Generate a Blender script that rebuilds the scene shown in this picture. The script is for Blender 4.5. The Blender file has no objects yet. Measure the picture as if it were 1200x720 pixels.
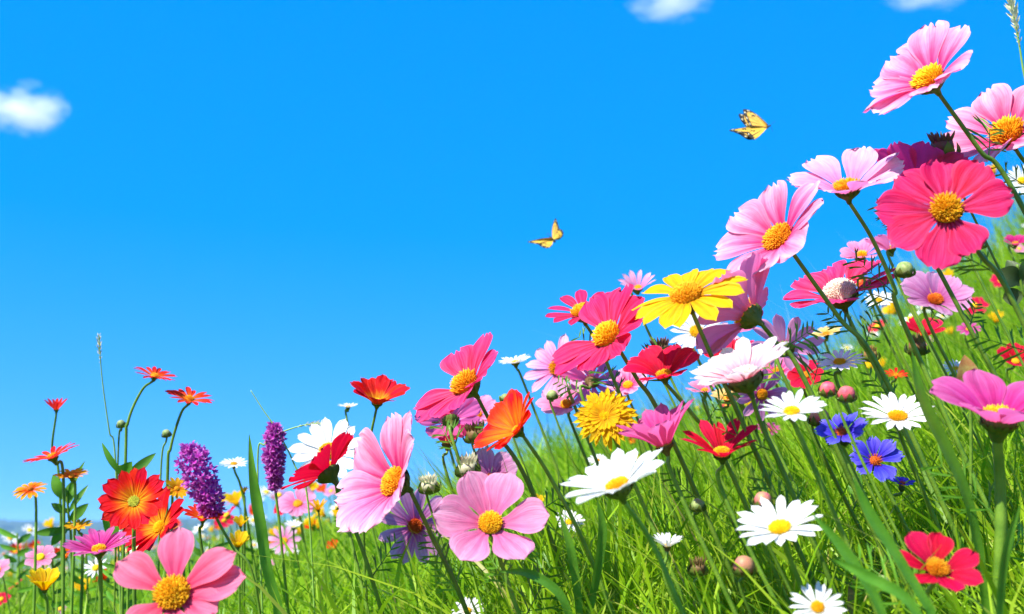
import bpy, math, random
import numpy as np
from mathutils import Vector, Matrix

random.seed(7)
rng = np.random.default_rng(7)
S = bpy.context.scene
C = S.collection
R_ = math.radians

# ------------------------------------------------------------------ camera, sky, sun, exposure
PITCH = R_(11.2)
FPX = 1287.0                                   # focal length in photo pixels (photo 1200 wide)
cam_d = bpy.data.cameras.new('camera')
cam = bpy.data.objects.new('camera', cam_d)
C.objects.link(cam)
cam.location = (0, 0, 0)
cam.rotation_euler = (R_(90) + PITCH, 0, 0)
cam_d.sensor_width = 36
cam_d.lens = 36 * FPX / 1200
cam_d.clip_start = 0.01
cam_d.clip_end = 20000
cam_d.dof.use_dof = True
cam_d.dof.focus_distance = 0.86
cam_d.dof.aperture_fstop = 9.5
S.camera = cam

SUN_EL, SUN_AZ = R_(49), R_(-134)              # azimuth clockwise from +Y (away from camera): over the left shoulder
sun_dir = Vector((math.sin(SUN_AZ) * math.cos(SUN_EL), math.cos(SUN_AZ) * math.cos(SUN_EL), math.sin(SUN_EL)))
w = bpy.data.worlds.new('World')
S.world = w
w.use_nodes = True
nt = w.node_tree
bg = nt.nodes['Background']
sky = nt.nodes.new('ShaderNodeTexSky')
sky.sky_type = 'NISHITA'
sky.sun_disc = False
sky.sun_elevation = SUN_EL
sky.sun_rotation = SUN_AZ
sky.altitude = 300
sky.air_density = 1.0
sky.dust_density = 0.2
sky.ozone_density = 6.0
stc = nt.nodes.new('ShaderNodeTexCoord')
sva = nt.nodes.new('ShaderNodeVectorMath')
sva.inputs[1].default_value = (0, 0, 0.20)         # look a little above the milky band at the horizon
svn = nt.nodes.new('ShaderNodeVectorMath')
svn.operation = 'NORMALIZE'
nt.links.new(stc.outputs['Generated'], sva.inputs[0])
nt.links.new(sva.outputs[0], svn.inputs[0])
nt.links.new(svn.outputs[0], sky.inputs[0])
hs = nt.nodes.new('ShaderNodeHueSaturation')
hs.inputs['Hue'].default_value = 0.517
hs.inputs['Saturation'].default_value = 2.29
hs.inputs['Value'].default_value = 2.35
sgm = nt.nodes.new('ShaderNodeGamma')
sgm.inputs['Gamma'].default_value = 0.425
nt.links.new(sky.outputs[0], sgm.inputs[0])
nt.links.new(sgm.outputs[0], hs.inputs['Color'])
nt.links.new(hs.outputs[0], bg.inputs['Color'])
bg.inputs['Strength'].default_value = 0.15

sl = bpy.data.lights.new('sun', 'SUN')
sl.energy = 5.0
sl.angle = R_(0.5)
sl.color = (1.0, 0.95, 0.86)
so = bpy.data.objects.new('sun', sl)
so.rotation_euler = (-sun_dir).to_track_quat('-Z', 'Y').to_euler()
C.objects.link(so)

S.view_settings.view_transform = 'Standard'
S.view_settings.look = 'None'
S.view_settings.exposure = 1.12
S.view_settings.gamma = 1.0
S.cycles.max_bounces = 8
S.cycles.diffuse_bounces = 3
S.cycles.transmission_bounces = 4
S.cycles.transparent_max_bounces = 8
S.cycles.volume_bounces = 4
S.cycles.use_denoising = True
S.cycles.caustics_reflective = False
S.cycles.caustics_refractive = False

# ------------------------------------------------------------------ helpers
CR = Vector((1, 0, 0))
CU = Vector((0, -math.sin(PITCH), math.cos(PITCH)))
CB = Vector((0, -math.cos(PITCH), -math.sin(PITCH)))       # towards the viewer


def at(px, py, d):
    return (CR * ((px - 600) / FPX) + CU * ((360 - py) / FPX) - CB) * d


def camdir(n):
    return (CR * n[0] + CU * n[1] + CB * n[2]).normalized()


PX = np.array([-40, -6, -1.4, -.7, -.35, 0, .09, .375, .58, .81, 1.02, 1.17, 1.29, 1.4, 3.0, 6.0, 60])
PZ = np.array([-3, -.5, -.27, -.17, -.08, .03, .08, .17, .21, .26, .36, .47, .62, .70, 1.5, 2.2, 4.0])


def gz(x, y):
    """height of the ground"""
    x = np.asarray(x, float)
    y = np.asarray(y, float)
    far = sum(np.interp(x + o, PX, PZ) for o in (-0.08, 0, 0.08)) / 3
    near = -0.27 + 0.14 * np.clip(x, -0.4, 3) + 0.05 * np.clip(x, -4, 0)
    s = np.clip(y / 3.0, 0, 1)
    z = near + (far - near) * s
    z = z + 0.008 * np.sin(x * 9 + 1.3) * np.cos(y * 7.0) + 0.012 * np.sin(x * 2.7 + y * 3.1)
    t = np.clip(y - 2.8, 0, None)
    z = z - np.where(t < 3, 0.06 * t * t, 0.06 * 9 + 0.36 * (t - 3))
    v = -12.0
    return np.where(z > v + 1, z, v + np.exp(np.clip(z - v - 1, -50, 0)))


def gzf(x, y):
    return float(gz(x, y))


def mesh_obj(name, V, F, mats, parent=None, uv=None, origin=None, mi=None, smooth=True):
    me = bpy.data.meshes.new(name)
    V = np.asarray(V, float)
    if origin is not None:
        V = V - np.array(origin)
    me.from_pydata(V.tolist(), [], F)
    if uv is not None:
        lay = me.uv_layers.new(name='UVMap')
        li = np.empty(len(me.loops), int)
        me.loops.foreach_get('vertex_index', li)
        lay.data.foreach_set('uv', np.asarray(uv, float)[li].ravel())
    for m in (mats if isinstance(mats, (list, tuple)) else [mats]):
        me.materials.append(m)
    if mi is not None:
        me.polygons.foreach_set('material_index', mi)
    me.polygons.foreach_set('use_smooth', [smooth] * len(me.polygons))
    me.update()
    o = bpy.data.objects.new(name, me)
    C.objects.link(o)
    if parent is not None:
        o.parent = parent
    elif origin is not None:
        o.location = origin
    return o


def tag(o, label=None, cat=None, group=None, kind=None):
    if label: o['label'] = label
    if cat: o['category'] = cat
    if group: o['group'] = group
    if kind: o['kind'] = kind
    return o


def empty(name, loc):
    o = bpy.data.objects.new(name, None)
    o.empty_display_size = 0.02
    o.location = loc
    C.objects.link(o)
    return o


class MB:
    def __init__(s):
        s.V, s.F, s.U, s.M = [], [], [], []

    def add(s, V, F, U=None, m=0):
        b = len(s.V)
        s.V += [tuple(v) for v in V]
        s.F += [tuple(i + b for i in f) for f in F]
        s.U += list(U) if U is not None else [(0.5, 0.5)] * len(V)
        s.M += [m] * len(F)

    def build(s, name, mats, parent=None, origin=None, smooth=True):
        return mesh_obj(name, s.V, s.F, mats, parent, s.U, origin, s.M, smooth)


def grid_faces(nu, nv):
    return [(j * nu + i, j * nu + i + 1, (j + 1) * nu + i + 1, (j + 1) * nu + i) for j in range(nv - 1) for i in range(nu - 1)]


def catmull(P, per=8):
    P = [Vector(p) for p in P]
    Q = [P[0] * 2 - P[1]] + P + [P[-1] * 2 - P[-2]]
    out = []
    for i in range(1, len(Q) - 2):
        a, b, c, d = Q[i - 1], Q[i], Q[i + 1], Q[i + 2]
        for k in range(per):
            t = k / per
            out.append(0.5 * ((2 * b) + (c - a) * t + (2 * a - 5 * b + 4 * c - d) * t * t + (3 * b - a - 3 * c + d) * t ** 3))
    out.append(P[-1])
    return out


def tube(mb, pts, rad, sides=8, m=0, cap=True):
    n = len(pts)
    V, U = [], []
    ref = Vector((0.3, 1, 0.2)).normalized()
    for i, p in enumerate(pts):
        t = (pts[min(i + 1, n - 1)] - pts[max(i - 1, 0)])
        if t.length < 1e-9: t = Vector((0, 0, 1))
        t.normalize()
        a = t.cross(ref).normalized()
        b = t.cross(a)
        r = rad(i / (n - 1)) if callable(rad) else rad
        for k in range(sides):
            an = 2 * math.pi * k / sides
            V.append(p + (a * math.cos(an) + b * math.sin(an)) * r)
            U.append((k / sides, i / (n - 1)))
    F = [(i * sides + k, i * sides + (k + 1) % sides, (i + 1) * sides + (k + 1) % sides, (i + 1) * sides + k) for i in range(n - 1) for k in range(sides)]
    if cap:
        F.append(tuple(range(sides))[::-1])
        F.append(tuple((n - 1) * sides + k for k in range(sides)))
    mb.add(V, F, U, m)


def lathe(mb, o, e1, e2, n, prof, sides=20, m=0, wob=0.0):
    """prof = [(r, h)] along n from o"""
    V, U = [], []
    for i, (r, h) in enumerate(prof):
        for k in range(sides):
            a = 2 * math.pi * k / sides
            rr = r * (1 + wob * math.cos(a * 8))
            V.append(o + (e1 * math.cos(a) + e2 * math.sin(a)) * rr + n * h)
            U.append((k / sides, i / (len(prof) - 1)))
    F = [(i * sides + k, i * sides + (k + 1) % sides, (i + 1) * sides + (k + 1) % sides, (i + 1) * sides + k) for i in range(len(prof) - 1) for k in range(sides)]
    mb.add(V, F, U, m)


# ------------------------------------------------------------------ materials
def newmat(name):
    m = bpy.data.materials.new(name)
    m.use_nodes = True
    t = m.node_tree
    t.nodes.clear()
    out = t.nodes.new('ShaderNodeOutputMaterial')
    return m, t, out


def N(t, typ, **kw):
    n = t.nodes.new(typ)
    for k, v in kw.items():
        if k in n.inputs.keys():
            n.inputs[k].default_value = v
        else:
            setattr(n, k, v)
    return n


def mix(t, fac, a, b, mode='MIX'):
    n = t.nodes.new('ShaderNodeMix')
    n.data_type = 'RGBA'
    n.blend_type = mode
    for i, x in ((0, fac), (6, a), (7, b)):
        if hasattr(x, 'is_linked') or hasattr(x, 'links'):
            t.links.new(x, n.inputs[i])
        elif i == 0:
            n.inputs[0].default_value = x
        else:
            n.inputs[i].default_value = (*x, 1)
    return n.outputs[2]


def math_(t, op, a, b=0.0, clamp=False):
    n = t.nodes.new('ShaderNodeMath')
    n.operation = op
    n.use_clamp = clamp
    for i, x in enumerate((a, b)):
        if hasattr(x, 'links'):
            t.links.new(x, n.inputs[i])
        else:
            n.inputs[i].default_value = x
    return n.outputs[0]


def leafy_shader(t, out, col, trans_col, trans=0.35, rough=0.5, spec=0.3, bump=None, bstr=0.3, bdist=0.001):
    p = t.nodes.new('ShaderNodeBsdfPrincipled')
    p.inputs['Roughness'].default_value = rough
    p.inputs['Specular IOR Level'].default_value = spec
    tr = t.nodes.new('ShaderNodeBsdfTranslucent')
    t.links.new(col, p.inputs['Base Color'])
    t.links.new(trans_col, tr.inputs['Color'])
    mx = t.nodes.new('ShaderNodeMixShader')
    mx.inputs[0].default_value = trans
    t.links.new(p.outputs[0], mx.inputs[1])
    t.links.new(tr.outputs[0], mx.inputs[2])
    if bump is not None:
        b = t.nodes.new('ShaderNodeBump')
        b.inputs['Strength'].default_value = bstr
        b.inputs['Distance'].default_value = bdist
        t.links.new(bump, b.inputs['Height'])
        t.links.new(b.outputs[0], p.inputs['Normal'])
    t.links.new(mx.outputs[0], out.inputs[0])


def petal_mat(name, base, mid, tip, vein, vs=0.5, stops=(0.0, 0.35, 1.0), freq=5.0, trans=0.42, backtint=None):
    m, t, out = newmat(name)
    if 'white' not in name:
        base, mid, tip, vein = [tuple(c ** 1.55 for c in q) for q in (base, mid, tip, vein)]
        if backtint:
            backtint = tuple(min(0.9, 1.15 * c) ** 1.15 for c in backtint)
    uv = N(t, 'ShaderNodeUVMap')
    sep = N(t, 'ShaderNodeSeparateXYZ')
    t.links.new(uv.outputs[0], sep.inputs[0])
    u, v = sep.outputs[0], sep.outputs[1]
    tc = N(t, 'ShaderNodeTexCoord')
    no = N(t, 'ShaderNodeTexNoise', Scale=140.0, Detail=3.0)
    t.links.new(tc.outputs['Object'], no.inputs['Vector'])
    # v + jitter -> ramp
    # streaks: noise stretched along the petal
    comb = N(t, 'ShaderNodeCombineXYZ')
    oi = N(t, 'ShaderNodeObjectInfo')
    t.links.new(math_(t, 'MULTIPLY', u, freq * 2.2), comb.inputs[0])
    t.links.new(math_(t, 'MULTIPLY', v, 1.1), comb.inputs[1])
    t.links.new(math_(t, 'MULTIPLY', oi.outputs['Random'], 37.0), comb.inputs[2])
    st = N(t, 'ShaderNodeTexNoise', Scale=1.0, Detail=4.0, Roughness=0.6)
    t.links.new(comb.outputs[0], st.inputs['Vector'])
    jit = math_(t, 'MULTIPLY', math_(t, 'SUBTRACT', st.outputs[0], 0.5), 0.5)
    vj = math_(t, 'ADD', v, jit, clamp=True)
    ramp = N(t, 'ShaderNodeValToRGB')
    el = ramp.color_ramp.elements
    el[0].position, el[0].color = stops[0], (*base, 1)
    el[1].position, el[1].color = stops[2], (*tip, 1)
    e = el.new(stops[1]); e.color = (*mid, 1)
    t.links.new(vj, ramp.inputs[0])
    # fine parallel veins
    wv = math_(t, 'SINE', math_(t, 'ADD', math_(t, 'MULTIPLY', u, freq * 2 * math.pi), math_(t, 'MULTIPLY', st.outputs[0], 5.0)))
    wv = math_(t, 'ADD', math_(t, 'MULTIPLY', wv, 0.5), 0.5, clamp=True)
    wv = math_(t, 'POWER', wv, 1.5)
    fade = math_(t, 'SUBTRACT', 1.15, v, clamp=True)
    vf = math_(t, 'MULTIPLY', math_(t, 'MULTIPLY', wv, vs * 1.5), fade, clamp=True)
    col = mix(t, vf, ramp.outputs[0], vein)
    comb2 = N(t, 'ShaderNodeCombineXYZ')
    t.links.new(math_(t, 'MULTIPLY', u, freq * 13), comb2.inputs[0])
    t.links.new(math_(t, 'MULTIPLY', v, 2.0), comb2.inputs[1])
    t.links.new(math_(t, 'MULTIPLY', oi.outputs['Random'], 91.0), comb2.inputs[2])
    st2 = N(t, 'ShaderNodeTexNoise', Scale=1.0, Detail=3.0)
    t.links.new(comb2.outputs[0], st2.inputs['Vector'])
    fine = math_(t, 'MULTIPLY', math_(t, 'SUBTRACT', st2.outputs[0], 0.42), 3.2, clamp=True)
    if 'white' in name:
        fine = math_(t, 'MULTIPLY', fine, 0.5)
    col = mix(t, math_(t, 'MULTIPLY', fine, 0.45), col, vein)
    rim = math_(t, 'MULTIPLY', math_(t, 'SUBTRACT', math_(t, 'ABSOLUTE', math_(t, 'SUBTRACT', u, 0.5)), 0.40), 7.0, clamp=True)
    rimv = math_(t, 'MULTIPLY', math_(t, 'SUBTRACT', v, 0.90), 8.0, clamp=True)
    col = mix(t, math_(t, 'MULTIPLY', math_(t, 'MAXIMUM', rim, rimv), 0.40), col, tuple(min(0.93, c * 1.0 + 0.10) for c in tip))
    sp = N(t, 'ShaderNodeTexNoise', Scale=90.0, Detail=3.0, Roughness=0.7)
    t.links.new(tc.outputs['Object'], sp.inputs['Vector'])
    spk = math_(t, 'MULTIPLY', math_(t, 'MULTIPLY', math_(t, 'SUBTRACT', sp.outputs[0], 0.60), 9.0, clamp=True), math_(t, 'MULTIPLY', math_(t, 'SUBTRACT', v, 0.72), 3.0, clamp=True))
    col = mix(t, math_(t, 'MULTIPLY', spk, 0.5), col, tuple(c * 0.45 + q for c, q in zip(mid, (0.12, 0.05, 0.02))))
    mott = math_(t, 'ADD', math_(t, 'MULTIPLY', no.outputs[0], 0.5), 0.75)
    hsn = N(t, 'ShaderNodeHueSaturation')
    t.links.new(col, hsn.inputs['Color'])
    t.links.new(mott, hsn.inputs['Value'])
    t.links.new(math_(t, 'ADD', math_(t, 'MULTIPLY', oi.outputs['Random'], 0.010), 0.493), hsn.inputs['Hue'])
    colf = hsn.outputs[0]
    if backtint:
        geo = N(t, 'ShaderNodeNewGeometry')
        colf = mix(t, math_(t, 'MULTIPLY', geo.outputs['Backfacing'], 0.75), colf, backtint)
    gm = N(t, 'ShaderNodeGamma', Gamma=1.12)
    t.links.new(colf, gm.inputs[0])
    hb = math_(t, 'ADD', math_(t, 'MULTIPLY', st2.outputs[0], 0.8), math_(t, 'MULTIPLY', wv, 0.5))
    leafy_shader(t, out, colf, gm.outputs[0], trans, 0.62, 0.18, hb, 0.6, 0.0012)
    return m


def green_mat(name, a, b, trans=0.0, rough=0.45, scale=60.0, spec=0.35, hair=False):
    m, t, out = newmat(name)
    tc = N(t, 'ShaderNodeTexCoord')
    no = N(t, 'ShaderNodeTexNoise', Scale=scale, Detail=4.0)
    t.links.new(tc.outputs['Object'], no.inputs['Vector'])
    f = math_(t, 'MULTIPLY', math_(t, 'SUBTRACT', no.outputs[0], 0.3), 2.5, clamp=True)
    oi = N(t, 'ShaderNodeObjectInfo')
    col = mix(t, f, a, b)
    hsn = N(t, 'ShaderNodeHueSaturation')
    t.links.new(col, hsn.inputs['Color'])
    t.links.new(math_(t, 'ADD', math_(t, 'MULTIPLY', oi.outputs['Random'], 0.5), 0.75), hsn.inputs['Value'])
    n2 = N(t, 'ShaderNodeTexNoise', Scale=900.0, Detail=2.0)
    t.links.new(tc.outputs['Object'], n2.inputs['Vector'])
    leafy_shader(t, out, hsn.outputs[0], hsn.outputs[0], trans, rough, spec, n2.outputs[0], 0.4, 0.0006)
    return m


def disc_mat(name, a, b, c=None):
    m, t, out = newmat(name)
    uv = N(t, 'ShaderNodeUVMap')
    sep = N(t, 'ShaderNodeSeparateXYZ')
    t.links.new(uv.outputs[0], sep.inputs[0])
    tc = N(t, 'ShaderNodeTexCoord')
    no = N(t, 'ShaderNodeTexNoise', Scale=700.0, Detail=2.0)
    t.links.new(tc.outputs['Object'], no.inputs['Vector'])
    f = math_(t, 'ADD', math_(t, 'MULTIPLY', sep.outputs[0], 0.75), math_(t, 'MULTIPLY', no.outputs[0], 0.3), clamp=True)
    col = mix(t, f, a, b)
    if c:
        col = mix(t, math_(t, 'MULTIPLY', math_(t, 'SUBTRACT', 1.0, sep.outputs[1]), 0.8, clamp=True), col, c)
    oi = N(t, 'ShaderNodeObjectInfo')
    hv = N(t, 'ShaderNodeHueSaturation')
    t.links.new(col, hv.inputs['Color'])
    t.links.new(math_(t, 'ADD', math_(t, 'MULTIPLY', oi.outputs['Random'], 0.03), 0.475), hv.inputs['Hue'])
    t.links.new(math_(t, 'ADD', math_(t, 'MULTIPLY', oi.outputs['Random'], 0.25), 0.85), hv.inputs['Value'])
    leafy_shader(t, out, hv.outputs[0], hv.outputs[0], 0.15, 0.7, 0.15)
    return m


PM = {
    'pink': petal_mat('pink_petal', (0.80, 0.12, 0.34), (0.90, 0.36, 0.56), (0.94, 0.68, 0.80), (0.80, 0.05, 0.28), 0.60, freq=2.2, backtint=(0.85, 0.10, 0.38)),
    'softpink': petal_mat('soft_pink_petal', (0.90, 0.30, 0.52), (0.93, 0.42, 0.62), (0.95, 0.60, 0.76), (0.88, 0.22, 0.45), 0.35, freq=3.0, trans=0.5, backtint=(0.92, 0.24, 0.46)),
    'palepink': petal_mat('pale_pink_petal', (0.85, 0.35, 0.60), (0.88, 0.52, 0.68), (0.90, 0.72, 0.80), (0.85, 0.30, 0.58), 0.45, freq=3.0, backtint=(0.80, 0.25, 0.55)),
    'coralpink': petal_mat('coral_pink_petal', (0.88, 0.16, 0.26), (0.92, 0.27, 0.40), (0.94, 0.42, 0.55), (0.72, 0.06, 0.20), 0.45, freq=2.6, backtint=(0.85, 0.10, 0.25)),
    'hotpink': petal_mat('hot_pink_petal', (0.55, 0.004, 0.06), (0.80, 0.008, 0.12), (0.88, 0.05, 0.24), (0.93, 0.20, 0.42), 0.34, freq=3.0, backtint=(0.75, 0.015, 0.16)),
    'rose': petal_mat('rose_petal', (0.62, 0.006, 0.09), (0.82, 0.015, 0.15), (0.90, 0.10, 0.32), (0.94, 0.26, 0.46), 0.36, freq=3.0, backtint=(0.70, 0.01, 0.17)),
    'red': petal_mat('crimson_petal', (0.60, 0.003, 0.06), (0.80, 0.006, 0.10), (0.86, 0.03, 0.16), (0.45, 0.0, 0.05), 0.3, freq=3.0, backtint=(0.72, 0.008, 0.07)),
    'magenta': petal_mat('magenta_petal', (0.66, 0.02, 0.24), (0.80, 0.05, 0.34), (0.88, 0.22, 0.50), (0.6, 0.01, 0.20), 0.5, freq=3.0, trans=0.58, backtint=(0.88, 0.07, 0.30)),
    'orchid': petal_mat('orchid_pink_petal', (0.74, 0.06, 0.36), (0.84, 0.16, 0.52), (0.90, 0.36, 0.66), (0.72, 0.05, 0.34), 0.5, freq=2.5, trans=0.58, backtint=(0.92, 0.22, 0.46)),
    'lilac': petal_mat('lilac_petal', (0.66, 0.16, 0.42), (0.78, 0.40, 0.64), (0.86, 0.60, 0.78), (0.62, 0.18, 0.46), 0.45, freq=3.0, trans=0.58, backtint=(0.88, 0.40, 0.58)),
    'white': petal_mat('white_petal', (0.72, 0.74, 0.62), (0.82, 0.82, 0.82), (0.86, 0.86, 0.86), (0.66, 0.68, 0.72), 0.35, freq=2.0, trans=0.30),
    'whitepink': petal_mat('white_pink_petal', (0.82, 0.16, 0.26), (0.90, 0.62, 0.64), (0.88, 0.85, 0.86), (0.85, 0.30, 0.42), 0.35, freq=2.0, stops=(0.0, 0.45, 0.95)),
    'yellow': petal_mat('yellow_petal', (0.90, 0.60, 0.01), (0.90, 0.68, 0.01), (0.92, 0.76, 0.02), (0.85, 0.40, 0.01), 0.4, freq=2.0),
    'gold': petal_mat('golden_petal', (0.85, 0.40, 0.01), (0.90, 0.60, 0.01), (0.92, 0.66, 0.02), (0.80, 0.30, 0.01), 0.3, freq=2.0),
    'orangecup': petal_mat('orange_petal', (0.90, 0.45, 0.02), (0.90, 0.24, 0.01), (0.88, 0.07, 0.005), (0.85, 0.05, 0.005), 0.35, freq=2.0, stops=(0.25, 0.62, 0.80), backtint=(0.85, 0.045, 0.006)),
    'orangered': petal_mat('orange_red_petal', (0.92, 0.62, 0.02), (0.90, 0.18, 0.01), (0.85, 0.03, 0.008), (0.80, 0.02, 0.005), 0.4, freq=2.5, stops=(0.12, 0.45, 0.62), backtint=(0.80, 0.05, 0.02)),
    'redyellow': petal_mat('red_and_yellow_petal', (0.92, 0.60, 0.02), (0.85, 0.08, 0.01), (0.78, 0.01, 0.02), (0.70, 0.01, 0.02), 0.3, freq=2.5, stops=(0.15, 0.38, 0.52), backtint=(0.6, 0.008, 0.02)),
    'scarlet': petal_mat('scarlet_petal', (0.90, 0.42, 0.02), (0.86, 0.10, 0.03), (0.84, 0.03, 0.05), (0.90, 0.22, 0.03), 0.45, freq=2.0, stops=(0.0, 0.45, 0.85), backtint=(0.82, 0.04, 0.06)),
    'yelloworange': petal_mat('yellow_orange_petal', (0.85, 0.15, 0.01), (0.92, 0.48, 0.01), (0.92, 0.66, 0.03), (0.85, 0.25, 0.01), 0.4, freq=2.0, stops=(0.05, 0.45, 0.9)),
    'cream': petal_mat('cream_petal', (0.90, 0.50, 0.08), (0.88, 0.70, 0.30), (0.88, 0.78, 0.50), (0.85, 0.5, 0.15), 0.3, freq=2.0),
    'blue': petal_mat('blue_petal', (0.24, 0.07, 0.60), (0.16, 0.11, 0.75), (0.28, 0.25, 0.90), (0.08, 0.05, 0.50), 0.4, freq=2.0, trans=0.3),
    'purple': petal_mat('purple_petal', (0.56, 0.05, 0.48), (0.74, 0.14, 0.64), (0.90, 0.48, 0.84), (0.50, 0.03, 0.42), 0.4, freq=2.0),
}
DM = {
    'yellow': disc_mat('golden_disc', (0.80, 0.27, 0.005), (0.93, 0.66, 0.02)),
    'daisy': disc_mat('daisy_disc', (0.82, 0.45, 0.005), (0.95, 0.70, 0.01)),
    'orange': disc_mat('orange_disc', (0.50, 0.10, 0.01), (0.85, 0.30, 0.02)),
    'lime': disc_mat('lime_disc', (0.35, 0.40, 0.03), (0.80, 0.75, 0.10)),
    'white': disc_mat('white_disc', (0.75, 0.60, 0.40), (0.90, 0.85, 0.75)),
}
STEM = green_mat('stem_green', (0.08, 0.18, 0.016), (0.18, 0.31, 0.03), 0.0, 0.4, 90)
STEML = green_mat('pale_stem_green', (0.16, 0.32, 0.05), (0.25, 0.42, 0.08), 0.0, 0.4, 90)
CALYX = green_mat('calyx_green', (0.05, 0.11, 0.012), (0.14, 0.16, 0.02), 0.1, 0.55, 200)
CALYXB = green_mat('calyx_brown', (0.12, 0.06, 0.02), (0.20, 0.13, 0.04), 0.1, 0.6, 300)
LEAF = green_mat('leaf_green', (0.07, 0.22, 0.012), (0.14, 0.34, 0.025), 0.35, 0.4, 60)
LEAFD = green_mat('dark_leaf_green', (0.035, 0.075, 0.015), (0.07, 0.10, 0.03), 0.15, 0.5, 60)
BUDG = green_mat('bud_green', (0.16, 0.26, 0.06), (0.35, 0.42, 0.15), 0.1, 0.5, 300)
BUDP = green_mat('bud_pink', (0.55, 0.12, 0.14), (0.42, 0.30, 0.10), 0.15, 0.5, 160)
BUDR = green_mat('bud_crimson', (0.85, 0.03, 0.10), (0.80, 0.22, 0.20), 0.15, 0.5, 200)
THIS = green_mat('thistle_brown', (0.16, 0.03, 0.05), (0.12, 0.10, 0.03), 0.1, 0.6, 300)
SEED = green_mat('seed_straw', (0.42, 0.44, 0.24), (0.66, 0.62, 0.42), 0.3, 0.6, 400)
DRY = green_mat('dry_leaf', (0.30, 0.10, 0.03), (0.35, 0.30, 0.08), 0.3, 0.6, 160)


# grass: uv.x = blade random, uv.y = along the blade
def grass_material():
    m, t, out = newmat('grass_blade')
    uv = N(t, 'ShaderNodeUVMap')
    sep = N(t, 'ShaderNodeSeparateXYZ')
    t.links.new(uv.outputs[0], sep.inputs[0])
    r = N(t, 'ShaderNodeValToRGB')
    el = r.color_ramp.elements
    el[0].position, el[0].color = 0.0, (0.05, 0.16, 0.005, 1)
    el[1].position, el[1].color = 1.0, (0.40, 0.36, 0.10, 1)
    for p, c in ((0.3, (0.15, 0.35, 0.006)), (0.62, (0.29, 0.52, 0.010)), (0.90, (0.40, 0.56, 0.03)), (0.97, (0.36, 0.36, 0.08))):
        e = el.new(p); e.color = (*c, 1)
    t.links.new(sep.outputs[0], r.inputs[0])
    tc = N(t, 'ShaderNodeTexCoord')
    no = N(t, 'ShaderNodeTexNoise', Scale=5.0, Detail=3.0)
    t.links.new(tc.outputs['Object'], no.inputs['Vector'])
    col = mix(t, math_(t, 'MULTIPLY', math_(t, 'SUBTRACT', no.outputs[0], 0.42), 3.0, clamp=True), r.outputs[0], (0.30, 0.49, 0.012))
    col = mix(t, 0.5, r.outputs[0], col)
    col = mix(t, math_(t, 'MULTIPLY', math_(t, 'SUBTRACT', sep.outputs[1], 0.86, clamp=True), 2.6), col, (0.36, 0.34, 0.08))
    leafy_shader(t, out, col, col, 0.50, 0.42, 0.25)
    return m


GRASS = grass_material()


def ground_material():
    m, t, out = newmat('meadow_soil')
    tc = N(t, 'ShaderNodeTexCoord')
    n1 = N(t, 'ShaderNodeTexNoise', Scale=0.05, Detail=6.0)
    n2 = N(t, 'ShaderNodeTexNoise', Scale=30.0, Detail=8.0)
    t.links.new(tc.outputs['Object'], n1.inputs['Vector'])
    t.links.new(tc.outputs['Object'], n2.inputs['Vector'])
    c = mix(t, n2.outputs[0], (0.05, 0.09, 0.015), (0.10, 0.15, 0.03))
    c = mix(t, math_(t, 'MULTIPLY', math_(t, 'SUBTRACT', n1.outputs[0], 0.45), 5.0, clamp=True), c, (0.09, 0.14, 0.04))
    p = N(t, 'ShaderNodeBsdfPrincipled', Roughness=0.9)
    t.links.new(c, p.inputs['Base Color'])
    b = N(t, 'ShaderNodeBump', Strength=0.6, Distance=0.02)
    t.links.new(n2.outputs[0], b.inputs['Height'])
    t.links.new(b.outputs[0], p.inputs['Normal'])
    t.links.new(p.outputs[0], out.inputs[0])
    return m


# ------------------------------------------------------------------ ground, hills, grass
def build_ground():
    k = np.linspace(-1, 1, 221)
    xs = np.sinh(k * 8.0) / np.sinh(8.0) * 1350
    k = np.linspace(-1, 1, 241)
    ys = np.sinh(k * 8.0) / np.sinh(8.0) * 1350 + 1.5
    X, Y = np.meshgrid(xs, ys)
    Z = gz(X, Y)
    V = np.stack([X.ravel(), Y.ravel(), Z.ravel()], 1)
    o = mesh_obj('ground', V, grid_faces(len(xs), len(ys)), ground_material())
    tag(o, kind='structure')


def build_hills():
    m, t, out = newmat('wooded_hills')
    tc = N(t, 'ShaderNodeTexCoord')
    no = N(t, 'ShaderNodeTexNoise', Scale=0.06, Detail=6.0)
    t.links.new(tc.outputs['Object'], no.inputs['Vector'])
    c = mix(t, math_(t, 'MULTIPLY', math_(t, 'SUBTRACT', no.outputs[0], 0.35), 3.0, clamp=True), (0.02, 0.04, 0.02), (0.06, 0.10, 0.04))
    p = N(t, 'ShaderNodeBsdfPrincipled', Roughness=1.0)
    t.links.new(c, p.inputs['Base Color'])
    t.links.new(p.outputs[0], out.inputs[0])
    nx, ny = 420, 40
    xs = np.linspace(-900, 700, nx)
    ys = np.linspace(480, 900, ny)
    X, Y = np.meshgrid(xs, ys)
    prof = np.sin(np.clip((Y - 480) / 300, 0, 1) * math.pi / 2)
    H = 17 + 4 * np.sin(X * 0.011 + 1) + 3 * np.sin(X * 0.027 + Y * 0.01)
    bump = rng.uniform(-1, 1, X.shape) * 1.9
    Z = -13 + prof * H + bump * np.clip(prof * 3, 0, 1)
    V = np.stack([X.ravel() + rng.uniform(-1.5, 1.5, X.size), Y.ravel(), Z.ravel()], 1)
    o = mesh_obj('hills', V, grid_faces(nx, ny), m, smooth=False)
    tag(o, kind='structure')


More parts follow.
